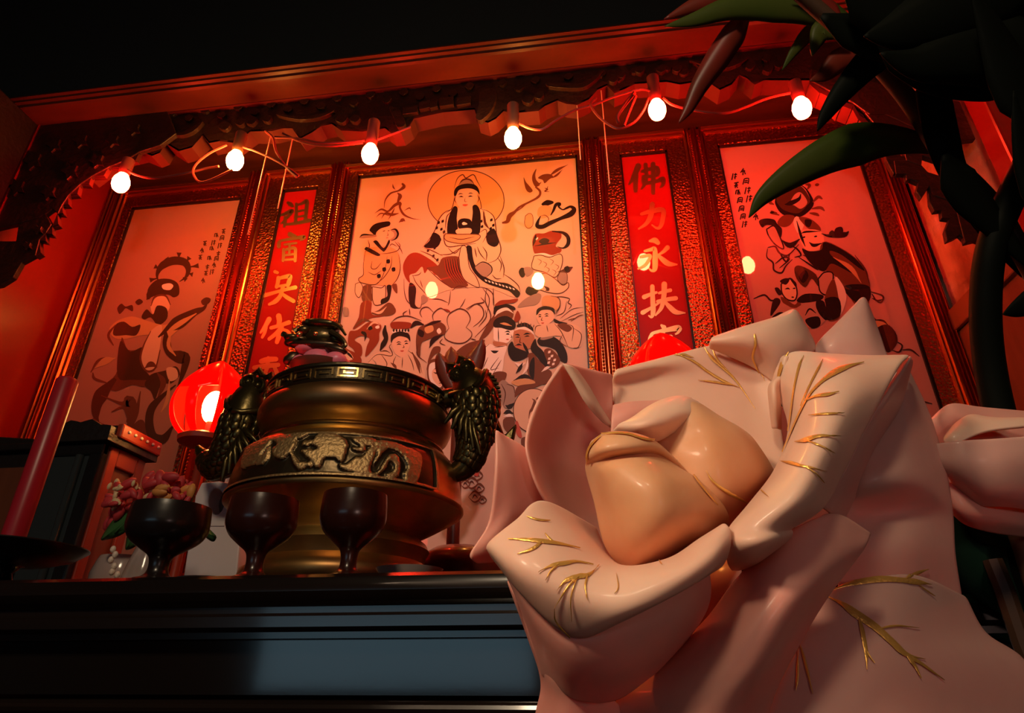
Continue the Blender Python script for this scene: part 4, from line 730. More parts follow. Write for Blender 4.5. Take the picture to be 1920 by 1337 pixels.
NA, NZ = 330, 46; a0, a1 = math.radians(188), math.radians(335); XS = [440, 445, 500, 560, 650, 700, 760, 795, 830]; YT = [848, 845, 822, 806, 800, 803, 812, 832, 840]; YB = [918, 915, 893, 878, 875, 873, 882, 892, 900]; H = np.zeros((NZ, NA)); E = np.zeros((NZ, NA))
for j in range(NZ):
    z = .1285+(.1825-.1285)*j/(NZ-1); r = belly_r(z)
    for i in range(NA):
        a = a0+(a1-a0)*i/(NA-1); x, _, _ = proj((bx0+r*math.cos(a), by0+r*math.sin(a), tz+z)); y = float(np.interp(x, XS, YB))+(float(np.interp(x, XS, YT))-float(np.interp(x, XS, YB)))*j/(NZ-1)
        for P, b in zip(rel, bb):
            if b[0] <= x <= b[1] and b[2] <= y <= b[3] and inside(x, y, P): H[j, i] = 1; break
        if j < 3 or j > NZ-4 or i < 5 or i > NA-6: E[j, i] = 1
for _ in range(2):
    Hp = np.pad(H, 1, mode='edge'); H = (Hp[:-2, 1:-1]+Hp[2:, 1:-1]+Hp[1:-1, :-2]+Hp[1:-1, 2:]+2*H)/6
rng = np.random.default_rng(3); tex = rng.random((NZ, NA))
ht = np.maximum(.0006+.0032*H+.0007*H*tex, E*.0034)
P = [[(bx0+(belly_r(.1285+.054*j/(NZ-1))+ht[j, i])*math.cos(a0+(a1-a0)*i/(NA-1)), by0+(belly_r(.1285+.054*j/(NZ-1))+ht[j, i])*math.sin(a0+(a1-a0)*i/(NA-1)), tz+.1285+.054*j/(NZ-1)) for i in range(NA)] for j in range(NZ)]
m = MB(); m.grid(P)
for k in range(len(m.f)):
    j, i = divmod(k, NA-1); m.m[k] = 0 if max(H[j, i], E[j, i]) > .45 else 1
m.build('relief_panel', ['bronze_relief', 'bronze_dark'], t, auto=0)
# fish handles (body follows a traced spine in the plane of the burner's axis)
def fish(spine, name, flip):
    q = cr1(np.array(spine, float), 8); c = [at(x, y, by0) for x, y, _ in q]; ppm = .888/1191
    rad = [w*ppm for _, _, w in q]
    m = MB(); m.tube(c, rad, 18)
    h = m.build(name, 'patina', t, auto=60)
    s = MB(); N = len(c)
    # overlapping scales
    for i in range(int(N*.34), int(N*.84), 3):
        d = (c[min(i+1, N-1)]-c[i-1]).normalized(); A_ = Vector((0, -1, 0)); B_ = d.cross(A_).normalized(); r = rad[i]
        for k in range(-3, 4):
            an = k*.46+(.23 if (i//2) % 2 else 0); nrm = A_*math.cos(an)+B_*math.sin(an)
            tn = (B_*math.cos(an)-A_*math.sin(an)); p = c[i]+nrm*r*1.0; L = .0098
            rot = Matrix((tn, d, nrm)).transposed()
            s.ball(p, (.0072, L, .0030), 10, 5, rot)
    s.build('scales', 'patina', h, auto=0)
    g = MB(); i = int(N*.12); d = (c[i+1]-c[i]).normalized(); A_ = Vector((0, -1, 0)); B_ = d.cross(A_).normalized()
    hp = c[i]; r = rad[i]
    for sg in (-1, 1):
        e = hp+A_*r*.80+B_*(sg*r*.42); ring = [e+(B_*math.cos(k*PI/8)+d*math.sin(k*PI/8))*r*.46 for k in range(17)]
        g.tube(ring, .0042, 6); g.ball(e, r*.30, 10, 6)
        # lips and barbels
        g.tube([c[0]+B_*sg*r*.1+A_*.01, c[0]+B_*sg*r*.5-d*.006+A_*.012, c[2]+B_*sg*r*.85+A_*.010], [.005, .006, .003], 6)
        # gill cover ridges
        gi = int(N*.27); rg = rad[gi]
        g.tube([c[gi]+(A_*math.cos(an)+B_*sg*math.sin(an))*rg*1.03+d*.012*math.cos(an*2) for an in (0.05, .4, .8, 1.2)], .0048, 6)
    # pectoral fin, ribbed
    fi = int(N*.36); base = c[fi]+A_*rad[fi]*.75+B_*flip*rad[fi]*.55
    for k in range(6):
        tip = base+B_*flip*(.032-.003*k)+d*(.010+.013*k)+A_*.004; g.tube([base+d*.005*k, (base+d*.005*k+tip)/2+A_*.005, tip], [.0040, .0046, .002], 6)
    # dorsal ridge, tail lobes
    for i in range(int(N*.2), int(N*.8), 2):
        g.tube([c[i]-B_*flip*rad[i]*.9, c[i]-B_*flip*(rad[i]+.005)+d*.006], [.0045, .002], 6)
    g.build('head_and_fins', 'patina', h, auto=60)
    return c, rad
fish([(858, 690, 8), (872, 706, 28), (886, 730, 41), (893, 762, 44), (893, 792, 39), (891, 824, 32), (884, 852, 27), (870, 876, 22), (852, 888, 17)], 'fish_handle', 1)
fish([(500, 712, 8), (487, 726, 26), (473, 752, 39), (461, 786, 44), (450, 818, 42), (436, 846, 37), (424, 864, 32), (408, 874, 26), (392, 868, 18), (378, 850, 11), (370, 838, 5)], 'fish_handle', -1)
m = MB()
p = [at(932, 800, .84), at(945, 815, .84), at(968, 792, .84), at(962, 822, .84), at(940, 836, .84), at(926, 828, .84)]
m.prism(p, (0, .014, 0)); ac = [at(852, 884, .8), at(880, 862, .8)]
m.prism([at(905, 760, .815), at(930, 775, .83), at(945, 815, .845), at(926, 830, .845), at(905, 800, .82)], (0, .012, 0))
m.build('tail_fin', 'patina', t, smooth=False, bevel=.003)
for P_, r_ in (([(880, 866), (858, 886), (838, 892)], [.016, .013, .012]), ([(430, 858), (450, 868), (474, 868)], [.022, .018, .016]), ([(834, 748), (851, 745), (866, 742)], [.014]*3), ([(504, 748), (492, 750), (478, 752)], [.014]*3)):
    MB().tube([at(x, y, .80) for x, y in P_], r_, 12).build('handle_mount', 'patina', t)

# ================================================================ cups
def cup(px, y_foot, y_rim, w, label, mat, Y=.53):
    b = at(px, 1076, Y); b.z = tz; top = at(px, y_rim, Y).z-tz; ppm = at(px+100, y_rim+20, Y).x-at(px, y_rim+20, Y).x; R = w/2*ppm/100*.9
    H = top*.93; pr = [(0, 0), (.62*R, 0), (.66*R, .03*H), (.56*R, .06*H), (.34*R, .10*H), (.25*R, .17*H), (.25*R, .28*H), (.32*R, .36*H), (.55*R, .44*H), (.84*R, .55*H), (.985*R, .68*H), (1.0*R, .80*H), (.985*R, .92*H), (.965*R, 1.0*H), (.93*R, 1.0*H), (.92*R, .9*H), (.8*R, .62*H), (.3*R, .46*H), (0, .45*H)]
    t = thing('wine_cup', b, label, 'cup', 'dark footed cups along the front of the altar')
    q = cr1(np.array(pr[3:14]), 4); 
    pr2 = pr[:3]+[tuple(x) for x in q]+pr[14:]
    k = next(i for i, x in enumerate(pr2) if x[1] >= .36*H)
    MB().lathe(b, pr2[:k+1], 48).build('stem', mat, t, auto=50); MB().lathe(b, pr2[k:], 56).build('bowl', mat, t, auto=50)
cup(294, 1083, 942, 146, 'black footed cup in front of the red and green bead flower', 'cup_black')
cup(474, 1078, 928, 133, 'dark red footed cup standing second from the left, before the white jug', 'cup_lacquer')
cup(651, 1072, 918, 130, 'dark red footed cup standing rightmost, in front of the bronze burner foot', 'cup_lacquer')

# ================================================================ candle plate and red candle at far left
c = at(10, 1050, .555); c.z = tz
t = thing('candle_plate', c, 'wide dark dish on a short foot at the left end of the altar', 'dish')
MB().lathe(c, [(0, 0), (.016, 0), (.018, .003), (.012, .007), (.009, .016), (.014, .022), (.03, .025)], 40).build('foot', 'black_gloss', t)
MB().lathe(c, [(.012, .022), (.035, .0245), (.055, .031), (.0665, .0395), (.0665, .0405), (.05, .034), (0, .030)], 56).build('dish', 'cup_black', t, auto=50)
c2 = c+Vector((.0, .0, .0305)); ct = at(110, 712, .555)
t = thing('candle', c2, 'tall red candle standing in the dark dish at far left', 'candle')
MB().lathe(c2, [(0, 0), (.0105, 0), (.0105, ct.z-c2.z-.003), (.009, ct.z-c2.z), (0, ct.z-c2.z)], 24).build('wax', 'candle_wax', t)

# ================================================================ shrine cabinet with glossy front and red side
cR = at(200, 830, .86); X1 = cR.x; X0 = X1-.098; ZT = cR.z; Y0, Y1 = .86, .955
t = thing('shrine_cabinet', ((X0+X1)/2, (Y0+Y1)/2, tz), 'small black shrine cabinet with glossy front and beaded red side', 'cabinet')
MB().box((X0+.01, Y0+.008, tz+.018), (X1-.006, Y1, ZT)).build('case', 'cabinet_red', t, smooth=False, bevel=.002)
m = MB(); m.box((X0-.004, Y0-.004, tz), (X1+.010, Y1+.01, tz+.018)); m.build('plinth', 'carved_black', t, smooth=False, bevel=.003)
m = MB(); m.box((X0+.012, Y0, tz+.018), (X1-.022, Y0+.010, ZT)); m.build('glass_door', 'glass_dark', t, smooth=False)
m = MB(); m.box((X0, Y0-.004, tz+.018), (X0+.014, Y0+.014, ZT)); m.box((X1-.022, Y0-.003, tz+.018), (X1, Y0+.012, ZT)); m.box((X0, Y0-.004, ZT-.02), (X1, Y0+.01, ZT)); m.build('door_frame', 'black_gloss', t, smooth=False, bevel=.003)
m = MB(); m.tube([(X1-.036, Y0-.003, tz+.02), (X1-.036, Y0-.003, ZT-.02)], .006, 10); m.build('front_column', 'glass_dark', t)
m = MB(); m.box((X1-.006, Y0+.012, tz+.02), (X1+.002, Y0+.03, ZT-.002)); m.box((X1-.006, Y1-.02, tz+.02), (X1+.002, Y1, ZT-.002)); m.box((X1-.006, Y0+.03, ZT-.03), (X1+.002, Y1-.02, ZT-.002)); m.build('side_frame', 'cabinet_red', t, smooth=False, bevel=.002)
m = MB(); m.box((X1-.007, Y0+.03, tz+.02), (X1-.004, Y1-.02, ZT-.03)); m.build('side_panel', 'brown_wood', t, smooth=False)
m = MB(); m.box((X0-.010, Y0-.014, ZT), (X1+.012, Y1+.012, ZT+.012)); pts = []
for k in range(13):
    u = k/12; x = X0-.006+(X1+.008-X0+.006)*u; pts.append((x, Y0-.010, ZT+.012+.010+.014*math.sin(PI*u)**.8+.003*math.cos(6*PI*u)))
m.prism([(X0-.006, Y0-.010, ZT+.010)]+pts+[(X1+.008, Y0-.010, ZT+.010)], (0, .014, 0)); m.build('cornice', 'carved_black', t, smooth=False, bevel=.002)
m = MB(); m.box((X1+.004, Y0+.006, ZT+.010), (X1+.016, Y1+.012, ZT+.034)); sc = m.build('side_cornice', 'cabinet_red', t, smooth=False, bevel=.003)
m = MB()
for k in range(6): MB().ball((X1+.0165, Y0+.022+k*.015, ZT+.024), (.002, .0034, .0028), 8, 6).build('pearl', 'pearl', sc)
m = MB(); m.box((X0-.006, Y0+.004, ZT+.012), (X1+.006, Y1+.008, ZT+.030)); m.build('roof', 'carved_black', t, smooth=False)
# second dark cabinet behind the candle
c = at(30, 830, 1.0); XB = at(62, 900, 1.0).x
t = thing('altar_chest', (XB-.1, 1.05, tz), 'dark chest behind the red candle at far left', 'chest')
MB().box((XB-.22, 1.0, tz), (XB, 1.12, c.z-.02)).build('case', 'carved_black', t, smooth=False, bevel=.004)
m = MB(); m.box((XB-.235, .985, c.z-.02), (XB+.014, 1.13, c.z-.006)); m.prism([(XB-.225, .99, c.z-.008), (XB-.225, .99, c.z+.004), (XB-.11, .99, c.z+.012), (XB-.01, .99, c.z+.002), (XB, .99, c.z-.008)], (0, .02, 0)); m.build('lid', 'carved_black', t, smooth=False, bevel=.003)
m = MB(); m.box((XB-.20, .996, tz+.02), (XB-.02, 1.0, c.z-.05)); m.build('door', 'brown_wood', t, smooth=False)

# ================================================================ red lotus-bud lamps
def lamp(px, Ylamp, y_tip, y_base, label, gap=True):
    tip = at(px+9, y_tip, Ylamp); c = at(px, y_base, Ylamp); H = tip.z-c.z; R = 70*(proj(c)[2]/1191)
    b = Vector((c.x, c.y, tz)); t = thing('lotus_lamp', b, label, 'lamp', 'red lotus bud lamps')
    q = cr1(np.array([(.34, 0), (.64, .06), (.89, .19), (1.0, .36), (.97, .50), (.85, .64), (.64, .77), (.40, .88), (.19, .955), (.03, 1.0)]), 4)
    pr = [(r*R, z*H) for r, z in q]
    for k in range(5):
        ac = math.radians(200)+k*2*PI/5; m = MB(); rows = []
        for j, (r, z) in enumerate(pr):
            hw = .60 if not (gap and k in (1,)) else (.60 if z > H*.52 else .15)
            row = []
            for i in range(13):
                u = (i/12-.5)*2; a = ac+u*hw; bulge = 1+.030*(1-u*u)+.006*(k % 2)
                row.append((c.x+r*bulge*math.cos(a), c.y+r*bulge*math.sin(a), c.z+z))
            rows.append(row)
        m.grid(rows); m.build('petal', 'lamp_red_glass', t, solid=.0018, auto=0)
    m = MB(); m.lathe(c, [(0, -.010), (.45*R, -.010), (.66*R, -.006), (.68*R, .002), (.60*R, .006), (0, .004)], 32).build('cup', 'cabinet_red', t)
    m = MB(); m.lathe(b, [(0, 0), (.04, 0), (.042, .004), (.030, .010), (.010, .018), (.007, .03), (.007, c.z-b.z-.03), (.012, c.z-b.z-.024), (.007, c.z-b.z-.018), (.012, c.z-b.z-.008)], 24).build('stand', 'cabinet_red', t)
    bl = c+Vector((.018, -.022, .34*H)); m = MB(); m.ball(bl, (.019, .019, .030), 16, 10); m.build('bulb', 'flame_bulb', t, auto=0)
    m = MB(); m.tube([c+Vector((.018, -.022, .0)), bl-Vector((0, 0, .025))], .007, 10); m.build('bulb_holder', 'socket_red', t)
lamp(384, .97, 680, 826, 'red lotus bud lamp glowing beside the left fish handle')
lamp(1255, .97, 624, 770, 'red lotus bud lamp whose tip shows above the large flower', False)

# ================================================================ bead flower, jug, saucers
b = at(275, 1060, .68); b.z = tz
t = thing('bead_flower', b, 'small bouquet of red and yellow beads with green leaves behind the black cup', 'flower')
m = MB(); m.lathe(b, [(0, 0), (.022, 0), (.026, .01), (.020, .04), (.012, .07), (.016, .085), (0, .085)], 24).build('holder', 'clear_dish', t)
random.seed(4)
def cluster(name, mt, cen, n, sx, sz, r0, r1):
    m = MB()
    for _ in range(n):
        p = at(cen[0]+random.uniform(-sx, sx), cen[1]+random.uniform(-sz, sz), .68+random.uniform(-.02, .02)); r = random.uniform(r0, r1)
        rot = Matrix.Rotation(random.uniform(0, PI), 3, 'Y') @ Matrix.Rotation(random.uniform(-.5, .5), 3, 'X'); m.ball(p, (r*1.5, r*.7, r*.8), 8, 6, rot)
    m.build(name, mt, t)
cluster('red_petals', 'cloth_red', (285, 930), 46, 70, 28, .004, .008); cluster('red_petals', 'cloth_red', (218, 955), 16, 16, 26, .004, .007)
cluster('orange_petals', 'cloth_orange', (310, 925), 18, 50, 14, .004, .007); cluster('cream_beads', 'cloth_cream', (270, 928), 26, 70, 24, .0025, .0045); cluster('cream_beads', 'cloth_cream', (232, 918), 12, 18, 12, .002, .004)
cluster('red_petals', 'cloth_red', (298, 902), 14, 22, 8, .005, .008)
for pts in ([(245, 965), (225, 985), (190, 1012)], [(262, 950), (240, 975), (215, 1000)], [(370, 990), (390, 1000), (405, 1006)], [(255, 985), (250, 1005), (236, 1030)]):
    q = cr1(np.array(pts, float), 5); n = len(q); P = []
    for i, (x, y) in enumerate(q):
        w = 15*math.sin(PI*(.08+.9*i/(n-1))); P.append([at(x+w*.5*s, y+w*s, .675+abs(s)*.006) for s in (-1, -.5, 0, .5, 1)])
    MB().grid(P).build('leaf', 'leaf_green', t, solid=.001)
m = MB()
for k, (x, y) in enumerate(((212, 1030), (216, 1040), (208, 1050), (214, 1062), (210, 1072), (220, 1078))): MB().ball(at(x, y, .66), (.003, .003, .004), 8, 6).build('crystal_drop', 'pearl', t)
# white jug with an oval grip hole
Yj = .87; jp = [(352, 1068), (358, 990), (366, 930), (378, 905), (410, 902), (438, 908), (450, 930), (452, 990), (452, 1068)]
pts = [at(x, y, Yj) for x, y in jp]
for p in (pts[0], pts[-1]): p.z = tz
b = Vector((sum(p.x for p in pts)/len(pts), Yj+.03, tz))
t = thing('plastic_jug', b, 'white plastic jug with an oval grip hole, behind the second cup', 'jug')
hole = [at(405+15*math.cos(k*PI/8), 940+25*math.sin(k*PI/8), Yj) for k in range(16)]
m = MB(); A_ = [Vector(p) for p in crclosed([tuple(p) for p in pts[1:-1]], 1)]; outer = [pts[0]]+[Vector(p) for p in pts[1:-1]]+[pts[-1]]
V = outer+hole; tr = tessellate_polygon([outer, hole]); n1, n2 = len(outer), len(hole); back = [p+Vector((0, .05, 0)) for p in V]
m.add(V+back, [tuple(q) for q in tr]+[tuple(i+len(V) for i in reversed(q)) for q in tr]+[(i, (i+1) % n1, len(V)+(i+1) % n1, len(V)+i) for i in range(n1)]+[(n1+i, n1+(i+1) % n2, len(V)+n1+(i+1) % n2, len(V)+n1+i) for i in range(n2)])
m.build('body', 'white_plastic', t, smooth=False, bevel=.004)
m = MB(); m.prism([at(x, y, Yj-.002) for x, y in ((392, 972), (422, 972), (420, 986), (394, 986))], (0, .006, 0)); m.build('grip_ledge', 'white_plastic', t, smooth=False)
m = MB(); m.lathe(b+Vector((.0, 0, at(400, 902, Yj).z-tz)), [(0, 0), (.014, 0), (.014, .02), (0, .02)], 24); m.build('cap', 'white_plastic', t)
m = MB(); m.prism([h+Vector((0, .03, 0)) for h in hole], (0, .004, 0)); m.build('grip_shade', 'hole_shade', t, smooth=False)  # grey sheet standing in for the shade inside the grip hole
def dish(px, Y, w, h, mt, label, name, cat, pr):
    b = at(px, 1070, Y); b.z = tz; R = w/2*proj(b)[2]/1191
    o = MB().lathe(b, [(r*R, z*h) for r, z in pr], 48).build(name, mt, auto=50, org=b); tag(o, label, cat)
dish(396, .60, 118, .013, 'clear_dish', 'shallow clear dish between the two left cups', 'glass_saucer', 'saucer', [(0, 0), (.5, 0), (.55, .1), (.85, .7), (1, 1), (.97, 1), (.8, .72), (.5, .25), (0, .2)])
dish(768, .615, 128, .021, 'porcelain', 'pale saucer right of the rightmost cup, by the burner foot', 'porcelain_saucer', 'saucer', [(0, 0), (.45, 0), (.5, .1), (.8, .6), (1, 1), (.97, 1), (.78, .68), (.45, .25), (0, .2)])
b = at(862, 1060, 1.0); b.z = tz
o = MB().lathe(b, [(0, 0), (.03, 0), (.04, .01), (.065, .05), (.07, .075), (.062, .095), (.04, .108), (0, .113)], 40).build('lidded_bowl', 'dark_red_bowl', auto=60, org=b); tag(o, 'rounded dark red lidded bowl right of the burner foot', 'bowl')
# cream vase / wrap behind the bead flower
b = at(236, 1060, .74); b.z = tz
o = MB().lathe(b, [(0, 0), (.035, 0), (.036, .04), (.032, .055), (.030, .06), (.030, .03), (0, .02)], 32).build('glass_tumbler', 'clear_dish', auto=50, org=b); tag(o, 'pinkish glass tumbler behind the bead flower leaves', 'tumbler')

# ================================================================ dragon ornament above the burner and bronze lotus
Yd = 1.02; b = at(590, 760, Yd); b.z = tz
t = thing('dragon_ornament', b, 'dark dragon head ornament on pink lotus petals, above the burner rim', 'ornament')
zr = at(590, 690, Yd).z-tz
MB().lathe(b, [(0, 0), (.05, 0), (.05, .01), (.03, .03), (.022, .06), (.022, zr-.03), (.05, zr-.012), (.055, zr)], 32).build('pedestal', 'ornament_brown', t)
sk = proj(at(590, 650, Yd))[2]/1191
def blob(m, x, y, rx, ry, dy=0, rd=None, rot=0, n=16):
    R3 = Matrix.Rotation(rot, 3, 'Y'); m.ball(at(x, y, Yd+dy), (rx*sk, (rd or min(rx, ry))*sk, ry*sk), n, 10, R3)
m = MB()
for x, y, rx, ry, dy in ((560, 680, 20, 15, .0), (592, 674, 26, 20, -.03), (628, 676, 22, 16, -.02), (608, 664, 28, 16, .0), (575, 655, 22, 10, -.01), (640, 684, 18, 12, .01)): blob(m, x, y, rx, ry, dy, 18)
m.build('lotus_petal', 'pink_petal', t)
m = MB(); blob(m, 546, 672, 16, 12, -.01, 10, -.6); blob(m, 590, 648, 52, 9, -.015, 16, .08); blob(m, 630, 655, 24, 8, -.02, 12, .3); m.build('calyx', 'bronze_dark', t)
m = MB(); blob(m, 598, 632, 40, 22, 0, 24, .2); blob(m, 556, 640, 24, 10, -.012, 14, -.12); blob(m, 548, 634, 15, 8, -.016, 12); blob(m, 604, 610, 42, 10, -.01, 20, .14); blob(m, 628, 636, 20, 12, .0, 14, .5); blob(m, 570, 620, 14, 10, -.02, 12)
for x, y in ((538, 634), (545, 629)): blob(m, x, y, 5, 4, -.02)
m.build('dragon_head', 'patina', t)
m = MB()
for pts in ([(575, 603), (605, 602), (635, 612), (648, 628)], [(620, 622), (640, 634), (648, 648), (636, 652)], [(538, 632), (532, 625), (528, 630)], [(552, 622), (565, 614), (580, 618)]):
    q = cr1(np.array(pts, float), 5); m.tube([at(x, y, Yd-.022) for x, y in q], [.006*(1-.6*i/(len(q)-1)) for i in range(len(q))], 8)
m.build('horns_and_mane', 'patina', t)
m = MB(); blob(m, 561, 627, 6, 5, -.036); m.build('eye', 'gold', t); m = MB(); blob(m, 592, 626, 4, 4, -.04); m.build('eye', 'gold', t)
# bronze-brown lotus behind the right fish
Yl = 1.17; b = at(858, 800, Yl); b.z = tz
t = thing('lotus_ornament', b, 'brown lotus ornament with pointed petals behind the right fish handle', 'ornament')
zz = at(858, 735, Yl).z-tz
MB().lathe(b, [(0, 0), (.045, 0), (.045, .008), (.02, .02), (.012, .05), (.012, zz-.02), (.03, zz)], 28).build('stand', 'ornament_brown', t)
for tipx, tipy, w, dy in ((905, 636, 22, -.02), (822, 660, 18, -.01), (880, 668, 20, -.04), (846, 650, 22, .02)):
    m = MB(); P = []
    for i in range(9):
        u = i/8; x = 856+(tipx-856)*u**.8; y = 735+(tipy-735)*u; ww = w*math.sin(PI*min(1, .16+.84*u))**.7*(1 if u < .97 else .1)
        P.append([at(x+ww*s, y+4*abs(s)*(1-u), Yl+dy*u-.012*(1-s*s)) for s in (-1, -.5, 0, .5, 1)])
    m.grid(P); m.build('petal', 'ornament_brown', t, solid=.002, auto=0)
# ================================================================ large flower (petals traced as control nets: x, y in crop pixels, distance in cm)
fc = atd(880+900/1.72, 560+1000/1.72, .38)
FLW = thing('lotus_flower', fc, 'large pale pink wax flower with gold veins in the foreground', 'flower')
PET = {}
def petal(key, mat, rows, th=.0022, k=6, parent=None, name='petal'):
    A_ = np.array(rows, float)                       # R x C x 3
    D = np.array([cr1(r, k) for r in A_]); D = np.array([cr1(D[:, j], k) for j in range(D.shape[1])]).transpose(1, 0, 2)
    P = [[tuple(atd(880+x/1.72, 560+y/1.72, d/100)) for x, y, d in r] for r in D]
    m = MB(); m.grid(P); o = m.build(name, mat, parent or FLW, solid=th, sub=1, auto=0)
    PET[key] = (o, BVHTree.FromPolygons([Vector(v) for v in m.v], m.f))
    return o
petal('bud', 'petal_bud', [
    [(520, 900, 30.5), (570, 890, 29.5), (650, 860, 29.5), (740, 810, 30), (840, 745, 31.5)],
    [(440, 800, 30.5), (520, 790, 27.7), (620, 750, 26.7), (730, 700, 27.7), (835, 700, 31)],
    [(405, 660, 31), (485, 655, 27.9), (600, 620, 26.8), (700, 610, 28.2), (805, 650, 31)],
    [(380, 570, 31.6), (450, 555, 28.6), (560, 540, 28.1), (650, 552, 29.5), (745, 592, 31.5)],
    [(376, 535, 31.4), (432, 520, 29.6), (520, 505, 29.3), (605, 505, 30.3), (690, 560, 31.9)],
    [(378, 512, 30.7), (425, 488, 29.0), (520, 478, 28.7), (605, 482, 29.8), (685, 545, 31.7)],
    [(392, 470, 31.0), (438, 446, 29.8), (520, 443, 29.6), (596, 466, 30.4), (660, 520, 32.2)],
    [(405, 460, 32.4), (445, 436, 31.6), (520, 437, 31.4), (592, 462, 31.8), (650, 515, 33)]], name='bud_petal')
petal('bud2', 'petal_bud', [
    [(620, 830, 32.5), (760, 790, 32), (850, 740, 32.5), (940, 650, 33.5), (985, 575, 35)],
    [(640, 660, 32.5), (750, 650, 31), (845, 640, 31), (925, 580, 32.5), (978, 550, 35)],
    [(620, 520, 33), (710, 520, 31.8), (805, 515, 31.3), (890, 490, 32.8), (948, 500, 35.3)],
    [(600, 440, 33.5), (690, 440, 32.7), (775, 425, 32.4), (850, 415, 33.6), (905, 445, 35.8)],
    [(592, 405, 34.2), (645, 372, 33.6), (720, 350, 33.6), (790, 380, 34.5), (845, 405, 36.2)],
    [(600, 375, 36), (645, 335, 35.5), (690, 320, 35.8), (740, 340, 36.2), (805, 385, 37.2)]], name='bud_petal')
petal('swirl', 'petal', [
    [(462, 425, 33.2), (530, 445, 32.6), (600, 460, 32.8), (660, 430, 33), (730, 400, 33.6)],
    [(478, 410, 32.8), (555, 408, 31.8), (620, 398, 32), (690, 372, 32.8), (750, 372, 33.8)],
    [(500, 402, 33), (565, 375, 32.8), (625, 345, 33.2), (690, 330, 34), (745, 350, 35)],
    [(520, 395, 34), (580, 350, 34.5), (635, 325, 35), (690, 318, 35.6), (740, 338, 36.4)]], name='bud_petal')
petal('behind', 'petal_pink', [
    [(455, 440, 36), (520, 450, 36), (600, 440, 36.5), (700, 430, 37)],
    [(458, 380, 36.5), (520, 370, 36.5), (600, 360, 37), (720, 350, 37.5)],
    [(462, 345, 37.5), (520, 334, 37.5), (600, 330, 38), (720, 320, 38.5)]])
petal('left_back', 'petal_pink', [
    [(430, 860, 33), (450, 830, 33.5), (470, 790, 34.5), (480, 740, 35.5), (480, 690, 36)],
    [(250, 660, 30.8), (320, 700, 34), (390, 690, 35.8), (430, 640, 36.6), (450, 600, 37)],
    [(190, 520, 30.8), (255, 560, 34.6), (340, 550, 36.6), (420, 520, 37.4), (450, 490, 37.6)],
    [(186, 430, 31.8), (245, 430, 35.2), (330, 420, 37.2), (430, 420, 37.8), (456, 420, 38)],
    [(226, 320, 34), (280, 305, 36.2), (360, 315, 37.4), (430, 330, 38), (462, 335, 38.2)],
    [(294, 212, 36), (318, 209, 36.4), (372, 222, 37.3), (430, 236, 38), (458, 242, 38.6)]])
petal('left_fold', 'petal', [
    [(298, 208, 35.4), (322, 214, 35.5), (345, 228, 36.3)],
    [(335, 268, 35.4), (358, 272, 35.6), (384, 282, 36.5)],
    [(372, 335, 35.6), (396, 335, 35.7), (420, 345, 36.6)],
    [(425, 395, 36.2), (442, 398, 36.4), (462, 408, 37)],
    [(462, 420, 36.8), (476, 420, 37), (490, 424, 37.4)]], th=.0015)
petal('back', 'petal', [
    [(500, 460, 37.5), (640, 490, 37.3), (790, 530, 36.8), (900, 580, 36.3), (1010, 590, 36)],
    [(466, 345, 38.5), (600, 340, 39), (760, 385, 38.8), (900, 450, 38.2), (1018, 500, 37.2)],
    [(458, 285, 39), (590, 262, 40), (740, 270, 40.2), (890, 330, 39.8), (1005, 400, 38.5)],
    [(464, 245, 38.8), (600, 215, 39.8), (740, 205, 40.6), (900, 230, 40.8), (990, 290, 39.5)],
    [(470, 233, 39.3), (590, 202, 40.4), (760, 155, 41.3), (900, 130, 41.6), (1040, 170, 41)]])
petal('back_tip', 'petal', [
    [(772, 158, 40.6), (850, 190, 40.6), (920, 225, 40.4), (975, 268, 39.8), (1000, 290, 39.6)],
    [(776, 136, 40), (860, 140, 39.3), (950, 165, 39.2), (1010, 200, 39.3), (1050, 235, 40)],
    [(800, 122, 40.6), (880, 100, 39.8), (965, 105, 39.4), (1050, 140, 39.8), (1100, 180, 40.6)],
    [(940, 84, 42), (1000, 60, 41.2), (1040, 60, 41), (1080, 100, 41.2), (1114, 160, 41.8)],
    [(1020, 48, 43), (1036, 40, 43), (1048, 38, 43), (1060, 50, 43), (1100, 120, 43)]])
petal('right', 'petal', [
    [(846, 872, 30), (876, 870, 29.4), (925, 850, 29), (975, 815, 28.8), (1030, 775, 29)],
    [(834, 850, 28), (868, 850, 27), (925, 836, 26.6), (985, 800, 27), (1036, 765, 28)],
    [(832, 800, 27), (866, 798, 25.8), (935, 790, 25.3), (1000, 770, 25.9), (1040, 752, 27.6)],
    [(838, 748, 27), (870, 742, 26.2), (940, 742, 25.6), (1000, 738, 25.9), (1040, 735, 27.5)],
    [(900, 670, 30), (955, 645, 27), (1030, 645, 25.6), (1090, 655, 26), (1140, 672, 28)],
    [(985, 558, 33), (1020, 542, 29), (1080, 532, 26.9), (1145, 535, 27.1), (1205, 558, 29.5)],
    [(1030, 430, 35.6), (1068, 422, 31.6), (1120, 412, 29), (1190, 412, 28.8), (1272, 425, 31)],
    [(1008, 335, 37), (1062, 312, 34), (1130, 302, 31.6), (1220, 302, 31), (1335, 312, 32.5)],
    [(978, 272, 38), (1040, 242, 36.2), (1130, 222, 34.6), (1240, 212, 34), (1390, 216, 34.2)],
    [(1008, 186, 38), (1060, 170, 37.4), (1150, 178, 37), (1280, 186, 36.4), (1422, 184, 35.8)]])
